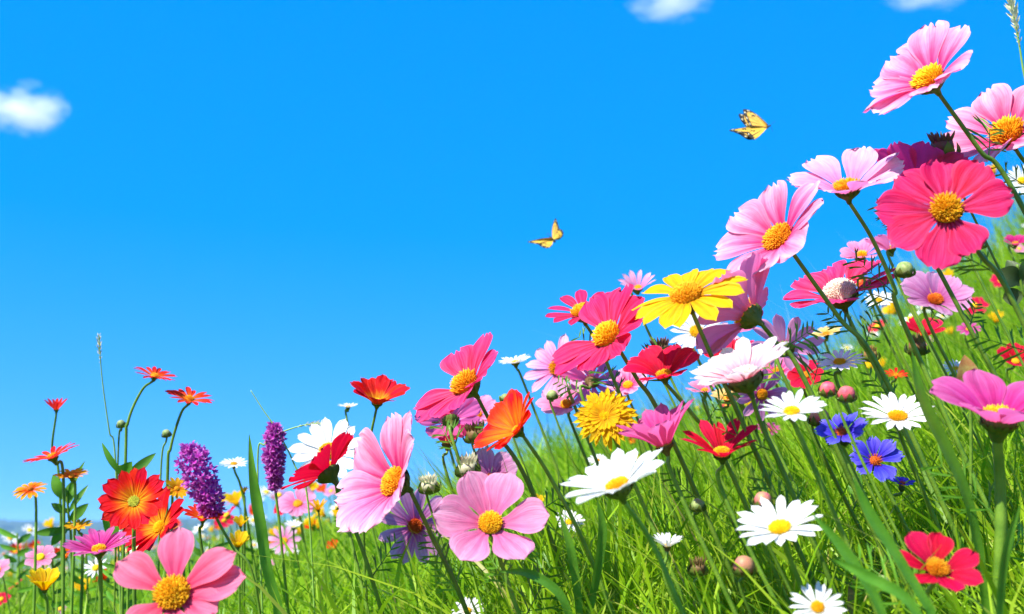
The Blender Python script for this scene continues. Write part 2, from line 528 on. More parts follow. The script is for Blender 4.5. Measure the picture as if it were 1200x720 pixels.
def build_grass():
    P, Hh, W, Rn, Lx, Ly, Cv = [], [], [], [], [], [], []

    def zone(n, y0, y1, h0, h1, w0, w1, pw=1.0, xr=0.74, xo=0.22, cond=None):
        n = int(n * 1.38)
        y = y0 + (y1 - y0) * rng.uniform(0, 1, n) ** pw
        x = rng.uniform(-1, 1, n) * (y * xr + xo)
        if cond is not None:
            k = cond(x, y)
            x, y = x[k], y[k]
        n = len(x)
        # clumping
        cl = 0.5 + 0.5 * np.sin(x * 23 + 3 * np.sin(y * 17)) * np.cos(y * 19 + 2 * np.sin(x * 13))
        h = rng.uniform(h0, h1, n) * (0.75 + 0.45 * cl)
        P.append(np.stack([x, y, gz(x, y) - 0.004], 1))
        Hh.append(h)
        W.append(rng.uniform(w0, w1, n))
        Rn.append(np.clip(rng.beta(2, 2.0, n) * 0.86 + 0.09 + 0.12 * (cl - 0.5) + (rng.uniform(0, 1, n) < 0.04) * 0.35, 0, 1))
        lean = -0.30 * np.clip((x + 0.6), 0, 1)
        Lx.append(lean + np.clip(rng.normal(0, 0.20, n), -0.4, 0.4))
        Ly.append(np.clip(rng.normal(0, 0.20, n), -0.35, 0.4))
        Cv.append(np.clip(rng.gamma(2.0, 0.24, n), 0, 0.85))

    zone(13000, 0.62, 1.5, 0.08, 0.18, 0.0018, 0.0044, 0.8)
    zone(30000, 1.3, 2.6, 0.09, 0.20, 0.0018, 0.0042, 0.8, cond=lambda x, y: x > -1.2)
    zone(26000, 2.4, 5.0, 0.11, 0.22, 0.0022, 0.0045, 0.9)
    zone(9000, 4.5, 9.0, 0.12, 0.22, 0.005, 0.010, 1.0)
    # broader blades standing in the front
    zone(3600, 0.80, 1.8, 0.12, 0.21, 0.0045, 0.0085, 0.9)
    zone(900, 1.5, 3.0, 0.16, 0.25, 0.0035, 0.0070, 0.9)
    zone(1500, 0.75, 2.6, 0.07, 0.17, 0.006, 0.012, 0.9, cond=lambda x, y: x < -0.15 * y)
    zone(8000, 0.90, 1.45, 0.15, 0.25, 0.0016, 0.0042, 0.9, cond=lambda x, y: x > 0.0)
    # tall fine grass on the right hand slope
    zone(10000, 1.2, 3.2, 0.20, 0.34, 0.0012, 0.0022, 1.0, cond=lambda x, y: (x > 0.30 * y) & (rng.uniform(0, 1, len(x)) < 0.9))
    P, Hh, W, Rn, Lx, Ly, Cv = [np.concatenate(a) for a in (P, Hh, W, Rn, Lx, Ly, Cv)]
    n = len(Hh)
    seg = 5
    T = np.linspace(0, 1, seg + 1)
    az = rng.uniform(0, 2 * math.pi, n)
    sx, sy = np.cos(az), np.sin(az)
    ca = rng.uniform(0, 2 * math.pi, n)
    cx, cy = np.cos(ca), np.sin(ca)
    V = np.zeros((n, seg + 1, 2, 3))
    for i, t in enumerate(T):
        cxv = P[:, 0] + Hh * (Lx * t + cx * Cv * t ** 2.2)
        cyv = P[:, 1] + Hh * (Ly * t + cy * Cv * t ** 2.2)
        czv = P[:, 2] + Hh * (t - 0.5 * Cv * t ** 2.6)
        ww = W * 0.5 * (0.75 + 0.6 * t) * (1 - t ** 2.4) + 0.00008
        tw = 0.5 * t
        wx, wy = sx * np.cos(tw) - sy * np.sin(tw), sx * np.sin(tw) + sy * np.cos(tw)
        for s_, sg in ((0, -1), (1, 1)):
            V[:, i, s_, 0] = cxv + sg * ww * wx
            V[:, i, s_, 1] = cyv + sg * ww * wy
            V[:, i, s_, 2] = czv
    nv = (seg + 1) * 2
    V = V.reshape(-1, 3)
    base = (np.arange(n) * nv)[:, None, None]
    f = np.array([[2 * i, 2 * i + 1, 2 * i + 3, 2 * i + 2] for i in range(seg)])[None]
    F = (base + f).reshape(-1, 4)
    me = bpy.data.meshes.new('grass')
    me.vertices.add(len(V))
    me.vertices.foreach_set('co', V.ravel())
    me.loops.add(F.size)
    me.loops.foreach_set('vertex_index', F.ravel())
    me.polygons.add(len(F))
    me.polygons.foreach_set('loop_start', np.arange(0, F.size, 4))
    me.polygons.foreach_set('loop_total', np.full(len(F), 4))
    lay = me.uv_layers.new(name='UVMap')
    uvv = np.zeros((n, seg + 1, 2, 2))
    uvv[..., 0] = Rn[:, None, None]
    uvv[..., 1] = T[None, :, None]
    lay.data.foreach_set('uv', uvv.reshape(-1, 2)[F.ravel()].ravel())
    me.polygons.foreach_set('use_smooth', np.ones(len(F), bool))
    me.materials.append(GRASS)
    me.update()
    me.validate()
    o = bpy.data.objects.new('grass', me)
    C.objects.link(o)
    tag(o, 'fine bright green meadow grass covering the slope', 'grass', kind='stuff')


build_ground()
build_hills()
build_grass()

# ------------------------------------------------------------------ petals and flower heads
# shape: number of petals, half width/length, base width, peak, tip width, teeth, ridge
SHAPES = {
    'cosmos':  dict(n=8,  w=0.34, wb=0.28, pk=0.70, wt=0.45, tooth=0.04, ridge=0.026, e0=18, e1=-4, rd=0.27, nu=11, nv=13),
    'round':   dict(n=7,  w=0.34, wb=0.30, pk=0.62, wt=0.16, tooth=0.012, ridge=0.017, e0=22, e1=2, rd=0.27, nu=11, nv=13),
    'gerbera': dict(n=14, w=0.135, wb=0.45, pk=0.62, wt=0.12, tooth=0.015, ridge=0.012, e0=22, e1=8, rd=0.24, nu=7, nv=10),
    'spiky':   dict(n=15, w=0.10, wb=0.50, pk=0.55, wt=0.08, tooth=0.0, ridge=0.012, e0=25, e1=6, rd=0.22, nu=5, nv=9),
    'cup':     dict(n=13, w=0.26, wb=0.45, pk=0.72, wt=0.30, tooth=0.02, ridge=0.014, e0=58, e1=44, rd=0.22, nu=7, nv=10),
    'daisy':   dict(n=19, w=0.095, wb=0.55, pk=0.62, wt=0.18, tooth=0.02, ridge=0.012, e0=12, e1=2, rd=0.28, nu=5, nv=8),
    'broad':   dict(n=14, w=0.155, wb=0.45, pk=0.62, wt=0.14, tooth=0.015, ridge=0.012, e0=14, e1=-2, rd=0.27, nu=7, nv=10),
}


def petal_geo(o, e1, e2, n, ang, R, sh, rnd, lenf=1.0, e0=None, e1a=None, rin=None, wf=1.0, lift=0.0):
    """one petal as a bent, ridged, toothed sheet"""
    nu, nv = sh['nu'], sh['nv']
    a = ang
    rd = (e1 * math.cos(a) + e2 * math.sin(a))
    tn = (-e1 * math.sin(a) + e2 * math.cos(a))
    r0 = (rin if rin is not None else sh['rd'] * 0.72) * R
    E0 = R_((sh['e0'] if e0 is None else e0) + rnd.uniform(-4, 4))
    E1 = R_((sh['e1'] if e1a is None else e1a) + rnd.uniform(-8, 8))
    # arc length so that the flat reach is about R
    em = 0.5 * (E0 + E1)
    L = (R - r0) / max(0.75, math.cos(em)) * lenf * rnd.uniform(0.95, 1.05)
    bend = rnd.uniform(-0.07, 0.07)
    tilt = rnd.uniform(-0.18, 0.18)
    tw = rnd.uniform(-0.25, 0.25)
    cc = rnd.uniform(0.15, 0.55)
    ph = rnd.uniform(0, 6)
    nk, nd = rnd.uniform(-0.8, 0.8), (rnd.uniform(0.03, 0.12) if rnd.random() < 0.45 else 0.0)
    nr = 2 if sh['w'] < 0.18 else 3
    V, U = [], []
    rr, zz = r0, 0.0
    rows = []
    for j in range(nv):
        t = j / (nv - 1)
        rows.append((t, rr, zz))
        e = E0 + (E1 - E0) * ((j + 0.5) / (nv - 1))
        rr += math.cos(e) * L / (nv - 1)
        zz += math.sin(e) * L / (nv - 1)
    wmax = sh['w'] * R * wf
    for j, (t, r, z) in enumerate(rows):
        if t < sh['pk']:
            k = t / sh['pk']
            k = k * k * (3 - 2 * k)
            wd = sh['wb'] + (1 - sh['wb']) * k
        else:
            k = (t - sh['pk']) / (1 - sh['pk'])
            wd = sh['wt'] + (1 - sh['wt']) * math.sqrt(max(0, 1 - k ** 2.2))
        wd *= wmax
        e = E0 + (E1 - E0) * t
        fwd = rd * math.cos(e) + n * math.sin(e)
        nor = n * math.cos(e) - rd * math.sin(e)
        for i in range(nu):
            u = -1 + 2 * i / (nu - 1)
            ds = -L * 0.05 * t ** 3 * abs(u) ** 2 + L * sh['tooth'] * t ** 6 * math.cos(u * math.pi * nr + ph * 0.2) - L * nd * t ** 8 * math.exp(-((u - nk) / 0.22) ** 2)
            x = u * wd
            y = cc * wd * u * u * 0.5 + sh['ridge'] * R * math.cos(u * math.pi * nr) * (0.35 + 0.65 * t) * (0.8) \
                + 0.012 * R * math.sin(4 * t + ph + 2 * u) * t
            ca, sa = math.cos(tw * t + tilt), math.sin(tw * t + tilt)
            off = tn * (x * ca - y * sa) + nor * (x * sa + y * ca)
            p = o + rd * r + n * (z + lift) + tn * (bend * L * t * t) + off + fwd * ds
            V.append(p)
            U.append(((u + 1) / 2, t))
    return V, [f[::-1] for f in grid_faces(nu, nv)], U


def frame(nrm):
    e1 = (CR - nrm * CR.dot(nrm)).normalized()
    e2 = nrm.cross(e1).normalized()
    return e1, e2


def build_disc(mb, o, e1, e2, n, rd, dome, nf, rnd, spike=1.0):
    lathe(mb, o, e1, e2, n, [(rd * math.cos(a), rd * dome * math.sin(a) - rd * 0.12 * (a == 0)) for a in np.linspace(0, math.pi / 2 * 0.97, 6)], 20)
    mb.U = [(0.3, v) for (_, v) in mb.U]
    ga = math.pi * (3 - math.sqrt(5))
    for i in range(nf):
        f = math.sqrt((i + 0.5) / nf)
        a = i * ga
        r = rd * f * 0.98
        z = rd * dome * math.sqrt(max(0, 1 - f * f))
        out = (e1 * math.cos(a) + e2 * math.sin(a))
        c = o + out * r + n * z
        d = (n + out * f * 0.9 + Vector((rnd.uniform(-1, 1), rnd.uniform(-1, 1), rnd.uniform(-1, 1))) * 0.25).normalized()
        h = rd * 0.21 * rnd.uniform(0.6, 1.5) * spike
        s = rd * (0.047 if nf > 150 else 0.058)
        x = d.cross(Vector((0.3, 0.5, 0.8))).normalized()
        y = d.cross(x)
        V, U = [], []
        rv = rnd.random() ** 1.2 * (1 if f < 0.72 else 0.55)
        for (hh, ss) in ((-0.2 * h, s), (0.7 * h, s * 1.15), (h * 1.1, s * 0.3)):
            for k in range(5):
                b = 2 * math.pi * k / 5
                V.append(c + x * math.cos(b) * ss + y * math.sin(b) * ss + d * hh)
                U.append((0.25 + 0.75 * rv if hh > 0 else 0.1, f))
        F = [(q * 5 + k, q * 5 + (k + 1) % 5, (q + 1) * 5 + (k + 1) % 5, (q + 1) * 5 + k) for q in range(2) for k in range(5)] + [(10, 11, 12, 13, 14)]
        mb.add(V, F, U)


def leaf_geo(mb, p0, p1, width, bulge=0.15, side=None, nu=5, nv=10, fold=0.25, m=0):
    """pointed leaf from p0 to p1"""
    d = p1 - p0
    L = d.length
    d = d / L
    s = side if side is not None else d.cross(CB)
    s = (s - d * s.dot(d)).normalized()
    nn = s.cross(d).normalized()
    V, U = [], []
    for j in range(nv):
        t = j / (nv - 1)
        wd = width * 0.5 * (math.sin(math.pi * min(1, t * 0.92 + 0.08)) ** 0.8 if t < 1 else 0.02)
        for i in range(nu):
            u = -1 + 2 * i / (nu - 1)
            V.append(p0 + d * (L * t) + s * (u * wd) + nn * (bulge * L * math.sin(math.pi * t) + fold * wd * abs(u)))
            U.append(((u + 1) / 2, t))
    mb.add(V, grid_faces(nu, nv), U, m)


def stem_path(top, nrm, wps, base, dfl):
    P = [top]
    P.append(top - nrm * dfl)
    if wps and (wps[0] - top).length < dfl * 3:
        P.pop()
    P += wps
    P.append(base)
    return catmull(P, 10)


def default_base(p, lean=None):
    k = lean if lean is not None else (0.42 * min(1, max(0.0, (p.x + 0.45) / 0.55)) + 0.03)
    x = p.x
    for _ in range(5):
        h = p.z - gzf(x, p.y)
        x = p.x + k * max(h, 0.05)
    y = p.y + 0.04
    return Vector((x, y, gzf(x, y) - 0.003))


def feather_leaf(mb, p, d, L, rnd):
    d = d.normalized()
    s = d.cross(CB).normalized()
    nn = s.cross(d)
    pts = [p + d * (L * k / 6) + nn * (0.10 * L * math.sin(k / 6 * 2)) for k in range(7)]
    tube(mb, pts, lambda t: 0.00055 * (1.1 - t), 5)
    for k in range(1, 6):
        for sg in (-1, 1):
            q = pts[k]
            l = L * (0.55 - 0.06 * k) * rnd.uniform(0.7, 1.15)
            e = (d * 0.9 + s * sg * rnd.uniform(0.6, 1.0) + nn * rnd.uniform(-0.3, 0.3)).normalized()
            leaf_geo(mb, q, q + e * l, 0.0016, 0.06, nu=3, nv=5)
            if l > 0.012:
                m_ = q + e * l * 0.5
                leaf_geo(mb, m_, m_ + (e + s * sg * 0.8).normalized() * l * 0.45, 0.0013, 0.06, nu=3, nv=4)


def flower(kind, px, py, Rp, d, nrm, mat, label, cat, name, group=None, disc='yellow', n=None, wps=(), lean=None,
           e0=None, e1a=None, ang0=None, angs=None, lens=None, dome=0.55, rd=None, stemr=None, stem=None, calyx=None,
           two=False, w=1.0, seed=None, spike=1.0, leaves=0, cal=1.0):
    sh = dict(SHAPES[kind])
    if rd: sh['rd'] = rd
    rnd = random.Random(seed if seed is not None else int(px * 31 + py * 7))
    R = Rp * d / FPX
    o = at(px, py, d)
    nr = camdir(nrm)
    e1, e2 = frame(nr)
    wp = [at(q[0], q[1], q[2] if len(q) > 2 else d + 0.01) for q in wps]
    last = wp[-1] if wp else o
    base = default_base(last, lean)
    root = empty(name, base)
    tag(root, label, cat, group)
    rdm = sh['rd'] * R * 0.82
    nn = n or sh['n']
    a0 = R_(ang0) if ang0 is not None else rnd.uniform(0, 6)
    angs_ = [R_(a) for a in angs] if angs else [2 * math.pi * (i + rnd.uniform(-0.18, 0.18)) / nn + a0 for i in range(nn)]
    for i, a in enumerate(angs_):
        lf = lens[i] if lens else rnd.uniform(0.93, 1.05)
        mb = MB()
        V, F, U = petal_geo(o, e1, e2, nr, a, R, sh, rnd, lf, e0, e1a, wf=w * rnd.uniform(0.92, 1.08), lift=R * 0.012 * (i % 2) - R * 0.01)
        mb.add(V, F, U)
        mb.build('petal', PM[mat], root, base)
    if two:                                     # inner shorter rows
        for row, (lf, de, dn) in enumerate(((0.84, 4, 0), (0.64, 9, -2), (0.44, 18, -6))):
            for i in range(max(8, nn + dn)):
                a = 2 * math.pi * (i + 0.5 * row + rnd.uniform(-0.25, 0.25)) / (nn + dn)
                mb = MB()
                V, F, U = petal_geo(o, e1, e2, nr, a, R, sh, rnd, lf, (e0 if e0 is not None else sh['e0']) + de, (e1a if e1a is not None else sh['e1']) + de, rin=0.12, wf=w * 0.9, lift=R * 0.03 * (row + 1))
                mb.add(V, F, U)
                mb.build('petal', PM[mat], root, base)
    if 'cosmos' in name:
        rdm *= rnd.uniform(0.84, 1.06)
        dome *= rnd.uniform(0.6, 1.15)
        spike *= rnd.uniform(0.8, 2.0)
    mb = MB()
    build_disc(mb, o + nr * (R * 0.015), e1, e2, nr, rdm, dome, 280 if Rp > 40 else (110 if Rp > 25 else 50), rnd, spike)
    mb.build('disc', DM[disc], root, base)
    # calyx: cup under the petals with small pointed sepals
    cm = calyx or CALYX
    mb = MB()
    cr = rdm * 1.02 * cal
    ch = cr * 0.95
    sr = (stemr or 0.00120) * (0.8 + 0.4 * (R / 0.04))
    lathe(mb, o, e1, e2, nr, [(cr * 0.9, R * 0.02), (cr * 1.0, -R * 0.03), (cr * 0.95, -ch * 0.4), (cr * 0.62, -ch * 0.8), (sr * 1.7, -ch * 1.08), (sr * 1.1, -ch * 1.5)], 20, wob=0.05)
    for row in range(2):
        for k in range(8):
            a = 2 * math.pi * (k + 0.5 * row) / 8
            out = e1 * math.cos(a) + e2 * math.sin(a)
            p0 = o + out * cr * 0.66 - nr * ch * (0.75 - 0.1 * row)
            p1 = o + out * cr * (1.16 + 0.06 * row) + nr * (R * 0.0 - ch * 0.05 * row)
            leaf_geo(mb, p0, p1, cr * 0.5, 0.10, side=-e1 * math.sin(a) + e2 * math.cos(a), nu=3, nv=6, fold=0.1)
    mb.build('calyx', cm, root, base)
    mb = MB()
    top = o - nr * ch * 1.3
    hl = max(0.03, (top - base).length)
    pts = stem_path(top, (nr + Vector((-0.15, 0, 0.6))).normalized(), wp, base, min(0.03, hl * 0.2))
    tube(mb, pts, lambda t: sr * (1.0 + 0.35 * t), 8)
    mb.build('stem', stem or STEM, root, base)
    for k in range(leaves):
        i = int(len(pts) * (0.35 + 0.22 * k))
        p = pts[min(i, len(pts) - 2)]
        mb = MB()
        sg = 1 if k % 2 else -1
        leaf_geo(mb, p, p + Vector((0.05 * sg, rnd.uniform(-0.02, 0.02), 0.03)), 0.008, 0.1)
        mb.build('leaf', LEAF, root, base)
    if Rp > 36 and 'cosmos' in name:
        for k in range(2):
            i = min(int(len(pts) * rnd.uniform(0.42 + 0.2 * k, 0.58 + 0.2 * k)), len(pts) - 2)
            mb = MB()
            feather_leaf(mb, pts[i], Vector((rnd.choice((-1, 1)) * rnd.uniform(0.3, 0.8), rnd.uniform(0.5, 1.0), rnd.uniform(0.4, 1))), rnd.uniform(0.035, 0.06), rnd)
            mb.build('leaf', LEAF, root, base)
    return root


COS = dict(cat='cosmos flower', name='cosmos_flower')
DAI = dict(cat='daisy', name='daisy_flower', disc='daisy', group='white daisies in the grass', dome=0.35, mat='white')
GER = dict(cat='gerbera flower', name='gerbera_flower')
pc = 'pink cosmos on tall stems'

# ---- right hand cluster
flower('cosmos', 1089, 94, 78, 0.80, (-0.64, 0.66, 0.34), 'pink', 'pink cosmos nearest the top edge of the photo, one petal standing straight up', group=pc, wps=[(1148, 176), (1205, 256)], angs=[178, 140, 100, 58, 12, -60, -100, -150], lens=[1.0, .85, 1, 1.05, .9, .9, .9, .95], e0=34, e1a=6, rd=0.29, **COS)
flower('cosmos', 1182, 158, 74, 0.86, (-0.56, 0.66, 0.46), 'pink', 'pink cosmos cut off by the right edge above the big hot pink one', group=pc, wps=[(1240, 260)], e0=34, e1a=8, rd=0.30, seed=3, n=7, **COS)
flower('cosmos', 1109, 247, 73, 0.68, (-0.34, 0.36, 0.86), 'hotpink', 'largest hot pink cosmos facing the viewer with a big golden disc', wps=[(1150, 300), (1203, 385)], angs=[2, 50, 92, 130, 170, 205, 252, 292], lens=[.98, 1, .9, .95, 1.05, 1.05, 1, .82], e0=10, e1a=-2, rd=0.30, w=0.98, **COS)
flower('cosmos', 1076, 214, 55, 0.86, (0.30, 0.80, -0.35), 'magenta', 'deep magenta cosmos half hidden behind the largest hot pink cosmos', seed=5, e0=35, e1a=20, **COS)
flower('cosmos', 993, 222, 66, 0.84, (-0.24, 0.88, 0.36), 'palepink', 'pale pink cup shaped cosmos with a green calyx left of the hot pink one', group=pc, wps=[(1022, 280), (1048, 338), (1066, 395)], e0=34, e1a=14, rd=0.28, seed=2, **COS)
flower('cosmos', 913, 280, 78, 0.80, (-0.70, 0.56, 0.42), 'pink', 'pink streaked cosmos facing left with sky behind, up the slope from the yellow daisy', group=pc, wps=[(983, 372), (1040, 450)], e0=34, e1a=6, rd=0.27, seed=11, **COS)
flower('cosmos', 985, 345, 68, 0.90, (-0.34, 0.86, 0.26), 'rose', 'magenta cosmos with a pale frilled centre below left of the largest hot pink one', disc='white', wps=[(1008, 400), (1035, 450)], e0=28, e1a=6, rd=0.36, dome=0.7, seed=8, stem=STEML, calyx=CALYXB, **COS)
flower('cosmos', 1096, 352, 42, 1.02, (-0.08, 0.72, 0.60), 'lilac', 'lilac cosmos with an orange disc under the largest hot pink cosmos', disc='orange', e0=34, e1a=12, seed=4, **COS)
flower('cosmos', 1044, 292, 27, 1.05, (-0.2, 0.85, -0.1), 'softpink', 'small pink blossom tucked under the left petals of the largest hot pink cosmos', e0=45, e1a=30, seed=6, **COS)
flower('cosmos', 878, 370, 68, 0.77, (-0.62, 0.50, -0.60), 'softpink', 'magenta pink cosmos seen from behind, green calyx towards the right of the yellow daisy', wps=[(912, 405), (950, 460)], e0=36, e1a=10, rd=0.30, seed=15, **COS)
flower('broad', 872, 442, 62, 0.70, (-0.40, 0.90, 0.16), 'whitepink', 'white cosmos with pink streaked underside and thick green calyx', disc='white', wps=[(893, 500), (925, 570)], e0=34, e1a=18, n=16, rd=0.30, seed=9, w=1.1, cal=1.25, cat='cosmos flower', name='cosmos_flower')
flower('broad', 920, 408, 44, 0.92, (0.25, 0.55, -0.75), 'lilac', 'dusky lilac cosmos seen from behind, right of the white and pink one', n=12, seed=12, e0=26, e1a=10, cat='cosmos flower', name='cosmos_flower')
flower('broad', 893, 462, 34, 0.95, (0.1, -0.2, 0.9), 'lilac', 'faded lilac blossom hanging below the dusky lilac cosmos', n=10, seed=13, cat='cosmos flower', name='cosmos_flower')
flower('cosmos', 858, 423, 32, 0.98, (-0.2, 0.9, 0.3), 'red', 'small crimson blossom behind the white and pink cosmos', e0=40, e1a=25, seed=10, **COS)
flower('cosmos', 778, 440, 46, 0.77, (-0.22, 0.90, 0.35), 'red', 'crimson cup shaped cosmos right of the yellow dandelion', wps=[(815, 490), (850, 540)], e0=42, e1a=16, rd=0.24, seed=21, **COS)
flower('broad', 805, 347, 70, 0.75, (-0.34, 0.84, 0.42), 'yellow', 'large bright yellow daisy with wide petals against the sky', wps=[(842, 436), (872, 500)], n=14, e0=8, e1a=-14, rd=0.30, seed=31, w=1.05, cat='yellow daisy', name='yellow_daisy')
flower('daisy', 816, 389, 34, 1.05, (-0.1, 0.55, 0.8), label='white daisy against the sky right below the large yellow daisy', seed=32, **DAI)
flower('cosmos', 713, 395, 68, 0.82, (-0.62, 0.66, 0.40), 'hotpink', 'hot pink cosmos with pale streaks overlapping the smaller one at its upper left', wps=[(747, 445), (785, 510)], e0=26, e1a=2, rd=0.32, angs=[95, 55, 10, -35, -75, -110, -145, 178, 140], lens=[1.1, 1.15, .85, .8, .9, 1, 1.1, 1.1, .1], seed=41, **COS)
flower('broad', 683, 366, 46, 0.95, (-0.22, 0.88, 0.42), 'hotpink', 'hot pink daisy like cosmos highest of the centre group, dark calyx below', n=11, wps=[(706, 412), (730, 470)], e0=16, e1a=6, rd=0.33, seed=42, calyx=CALYXB, cat='cosmos flower', name='cosmos_flower')
flower('broad', 654, 432, 42, 1.02, (-0.30, 0.45, 0.80), 'palepink', 'pale pink cosmos peeping out left of the streaked hot pink one', n=12, seed=43, cat='cosmos flower', name='cosmos_flower')
flower('broad', 694, 447, 38, 1.0, (0.25, 0.55, -0.72), 'orchid', 'mauve cosmos seen from behind above the yellow dandelion', n=11, seed=44, calyx=CALYXB, cat='cosmos flower', name='cosmos_flower')
flower('cosmos', 664, 475, 34, 1.05, (-0.3, 0.8, 0.40), 'softpink', 'soft pink blossom left of the yellow dandelion', e0=34, e1a=8, seed=45, **COS)
flower('broad', 748, 338, 22, 1.10, (-0.1, 0.7, 0.4), 'palepink', 'small pale pink blossom behind the top petal of the streaked hot pink cosmos', n=11, e0=45, e1a=30, seed=46, cat='cosmos flower', name='cosmos_flower')
flower('spiky', 709, 489, 40, 0.76, (-0.20, 0.50, 0.84), 'yellow', 'double yellow dandelion with dense ragged petals', 'dandelion', 'dandelion_flower', wps=[(740, 560)], n=26, two=True, e0=0, e1a=-12, rd=0.20, seed=51, disc='daisy', w=0.85, dome=0.5, spike=1.6)
flower('cup', 606, 505, 46, 0.76, (-0.70, 0.60, 0.40), 'orangecup', 'orange cup shaped marigold facing left on a thick green calyx', 'marigold', 'marigold_flower', wps=[(645, 560), (690, 650)], n=14, e0=40, e1a=16, rd=0.15, seed=52, cal=1.35)
flower('cosmos', 547, 452, 66, 0.86, (-0.62, 0.70, 0.34), 'rose', 'rose pink cosmos against the sky above the orange marigold', wps=[(582, 508), (625, 580)], e0=27, e1a=5, rd=0.30, seed=53, angs=[95, 52, 8, -45, -85, -120, -150, 178, 140], lens=[1.0, 1.1, .8, .85, .9, .95, 1.05, 1.05, .12], **COS)
flower('daisy', 604, 425, 20, 1.1, (-0.15, 0.97, 0.15), label='small white daisy in side view against the sky, above the orange marigold', e0=20, e1a=14, seed=54, wps=[(622, 470)], **DAI)
flower('cosmos', 528, 492, 42, 0.95, (-0.15, 0.55, -0.7), 'orchid', 'mauve pink cosmos seen from behind under the rose pink one', seed=55, e0=26, e1a=8, **COS)
flower('cosmos', 524, 520, 26, 0.98, (0.0, 0.9, -0.2), 'rose', 'small deep rose blossom with brown base, lowest under the rose pink cosmos', seed=56, e0=50, e1a=35, calyx=CALYXB, **COS)
flower('cosmos', 574, 562, 36, 0.95, (0.0, 0.66, 0.72), 'lilac', 'lilac cosmos with small orange disc between marigold and round petalled pink cosmos', seed=57, disc='orange', rd=0.2, e0=36, e1a=12, **COS)
flower('cosmos', 463, 566, 80, 0.76, (-0.74, 0.46, 0.44), 'pink', 'large pink streaked cosmos left of centre, facing left with oval golden disc', group=pc, wps=[(506, 628), (545, 712)], e0=36, e1a=10, rd=0.27, seed=61, w=1.08, **COS)
flower('broad', 487, 616, 48, 1.0, (-0.12, -0.05, 0.98), 'lilac', 'lilac cosmos with orange disc hanging under the large pink streaked one', disc='orange', n=12, seed=62, rd=0.24, cat='cosmos flower', name='cosmos_flower')
flower('round', 575, 614, 68, 0.72, (0.02, 0.66, 0.75), 'softpink', 'soft pink cosmos with six rounded petals and golden disc, low in the centre', group=pc, wps=[(590, 668), (612, 730)], angs=[2, 68, 118, 176, 236, 304], lens=[1.0, 1.0, 1.0, 1.0, .95, .95], rd=0.28, dome=0.7, e0=20, e1a=10, w=1.05, **COS)
flower('round', 203, 697, 84, 0.62, (0.0, 0.62, 0.78), 'coralpink', 'biggest coral pink cosmos at the bottom edge on the left', angs=[8, 36, 94, 152, -25, -80, -130], lens=[1.0, 1.0, .92, 1.0, .7, .7, .7], rd=0.26, dome=0.65, e0=16, e1a=2, w=0.82, seed=71, cat='cosmos flower', name='cosmos_flower')
# ---- daisies
flower('daisy', 724, 570, 64, 0.60, (-0.36, 0.90, 0.20), n=15, label='large white daisy nearest the viewer, leaning left in the centre of the grass', wps=[(766, 640), (805, 730)], e0=26, e1a=12, w=1.5, seed=81, rd=0.25, cal=1.2, **DAI)
flower('daisy', 914, 620, 53, 0.62, (-0.26, 0.90, 0.33), n=17, label='large white daisy in the lower right grass between two round buds', wps=[(940, 690)], e0=24, e1a=8, w=1.2, seed=82, **DAI)
flower('daisy', 928, 483, 40, 0.64, (-0.16, 0.92, 0.32), e0=22, e1a=8, label='white daisy under the lilac blossom, left of the pair of crimson buds', seed=83, wps=[(950, 540)], **DAI)
flower('daisy', 1052, 489, 44, 0.74, (-0.10, 0.90, 0.38), e0=20, e1a=6, label='white daisy directly above the blue cornflowers', seed=84, wps=[(1075, 560)], **DAI)
flower('daisy', 984, 425, 30, 0.80, (-0.20, 0.92, 0.32), label='white daisy above the pair of crimson buds', seed=85, **DAI)
flower('daisy', 958, 712, 33, 0.60, (-0.1, 0.72, 0.68), label='white daisy cut by the bottom edge on the right', seed=86, **DAI)
flower('daisy', 782, 640, 19, 0.72, (0.0, 0.97, 0.1), label='half open white daisy with brown base in front of the grass', seed=87, e0=45, e1a=30, calyx=CALYXB, **DAI)
flower('daisy', 667, 612, 19, 1.05, (0.0, 0.80, 0.58), label='small white daisy lying low in the grass left of the nearest large daisy', seed=88, **DAI)
flower('daisy', 548, 716, 20, 0.85, (0.0, 0.80, 0.58), label='small white daisy at the bottom edge below the soft pink cosmos', seed=89, **DAI)
flower('broad', 385, 530, 46, 0.95, (-0.05, 0.62, 0.78), 'white', 'large white daisy behind the red cosmos on the left', 'daisy', 'daisy_flower', group='white daisies in the grass', n=14, disc='daisy', seed=90)
flower('daisy', 408, 477, 12, 1.20, (0.0, 0.99, 0.08), label='tiny white daisy in side view beside the red and yellow cup flower', seed=91, e0=18, e1a=10, **DAI)
flower('daisy', 274, 544, 17, 1.15, (0.05, 0.96, 0.22), label='small white daisy right of the leaning purple spike', seed=92, wps=[(288, 600)], **DAI)
flower('daisy', 344, 618, 11, 1.25, (0.0, 0.97, 0.2), label='tiny white daisy low in the grass right of the upright purple spike', seed=93, e0=40, e1a=25, **DAI)
flower('daisy', 1197, 212, 20, 1.15, (-0.3, 0.3, 0.9), label='white daisy at the right edge beside the largest hot pink cosmos', seed=94, **DAI)
flower('daisy', 603, 660, 10, 1.3, (0.0, 0.8, 0.5), label='tiny white daisy in the grass right of the soft pink cosmos stem', seed=95, **DAI)
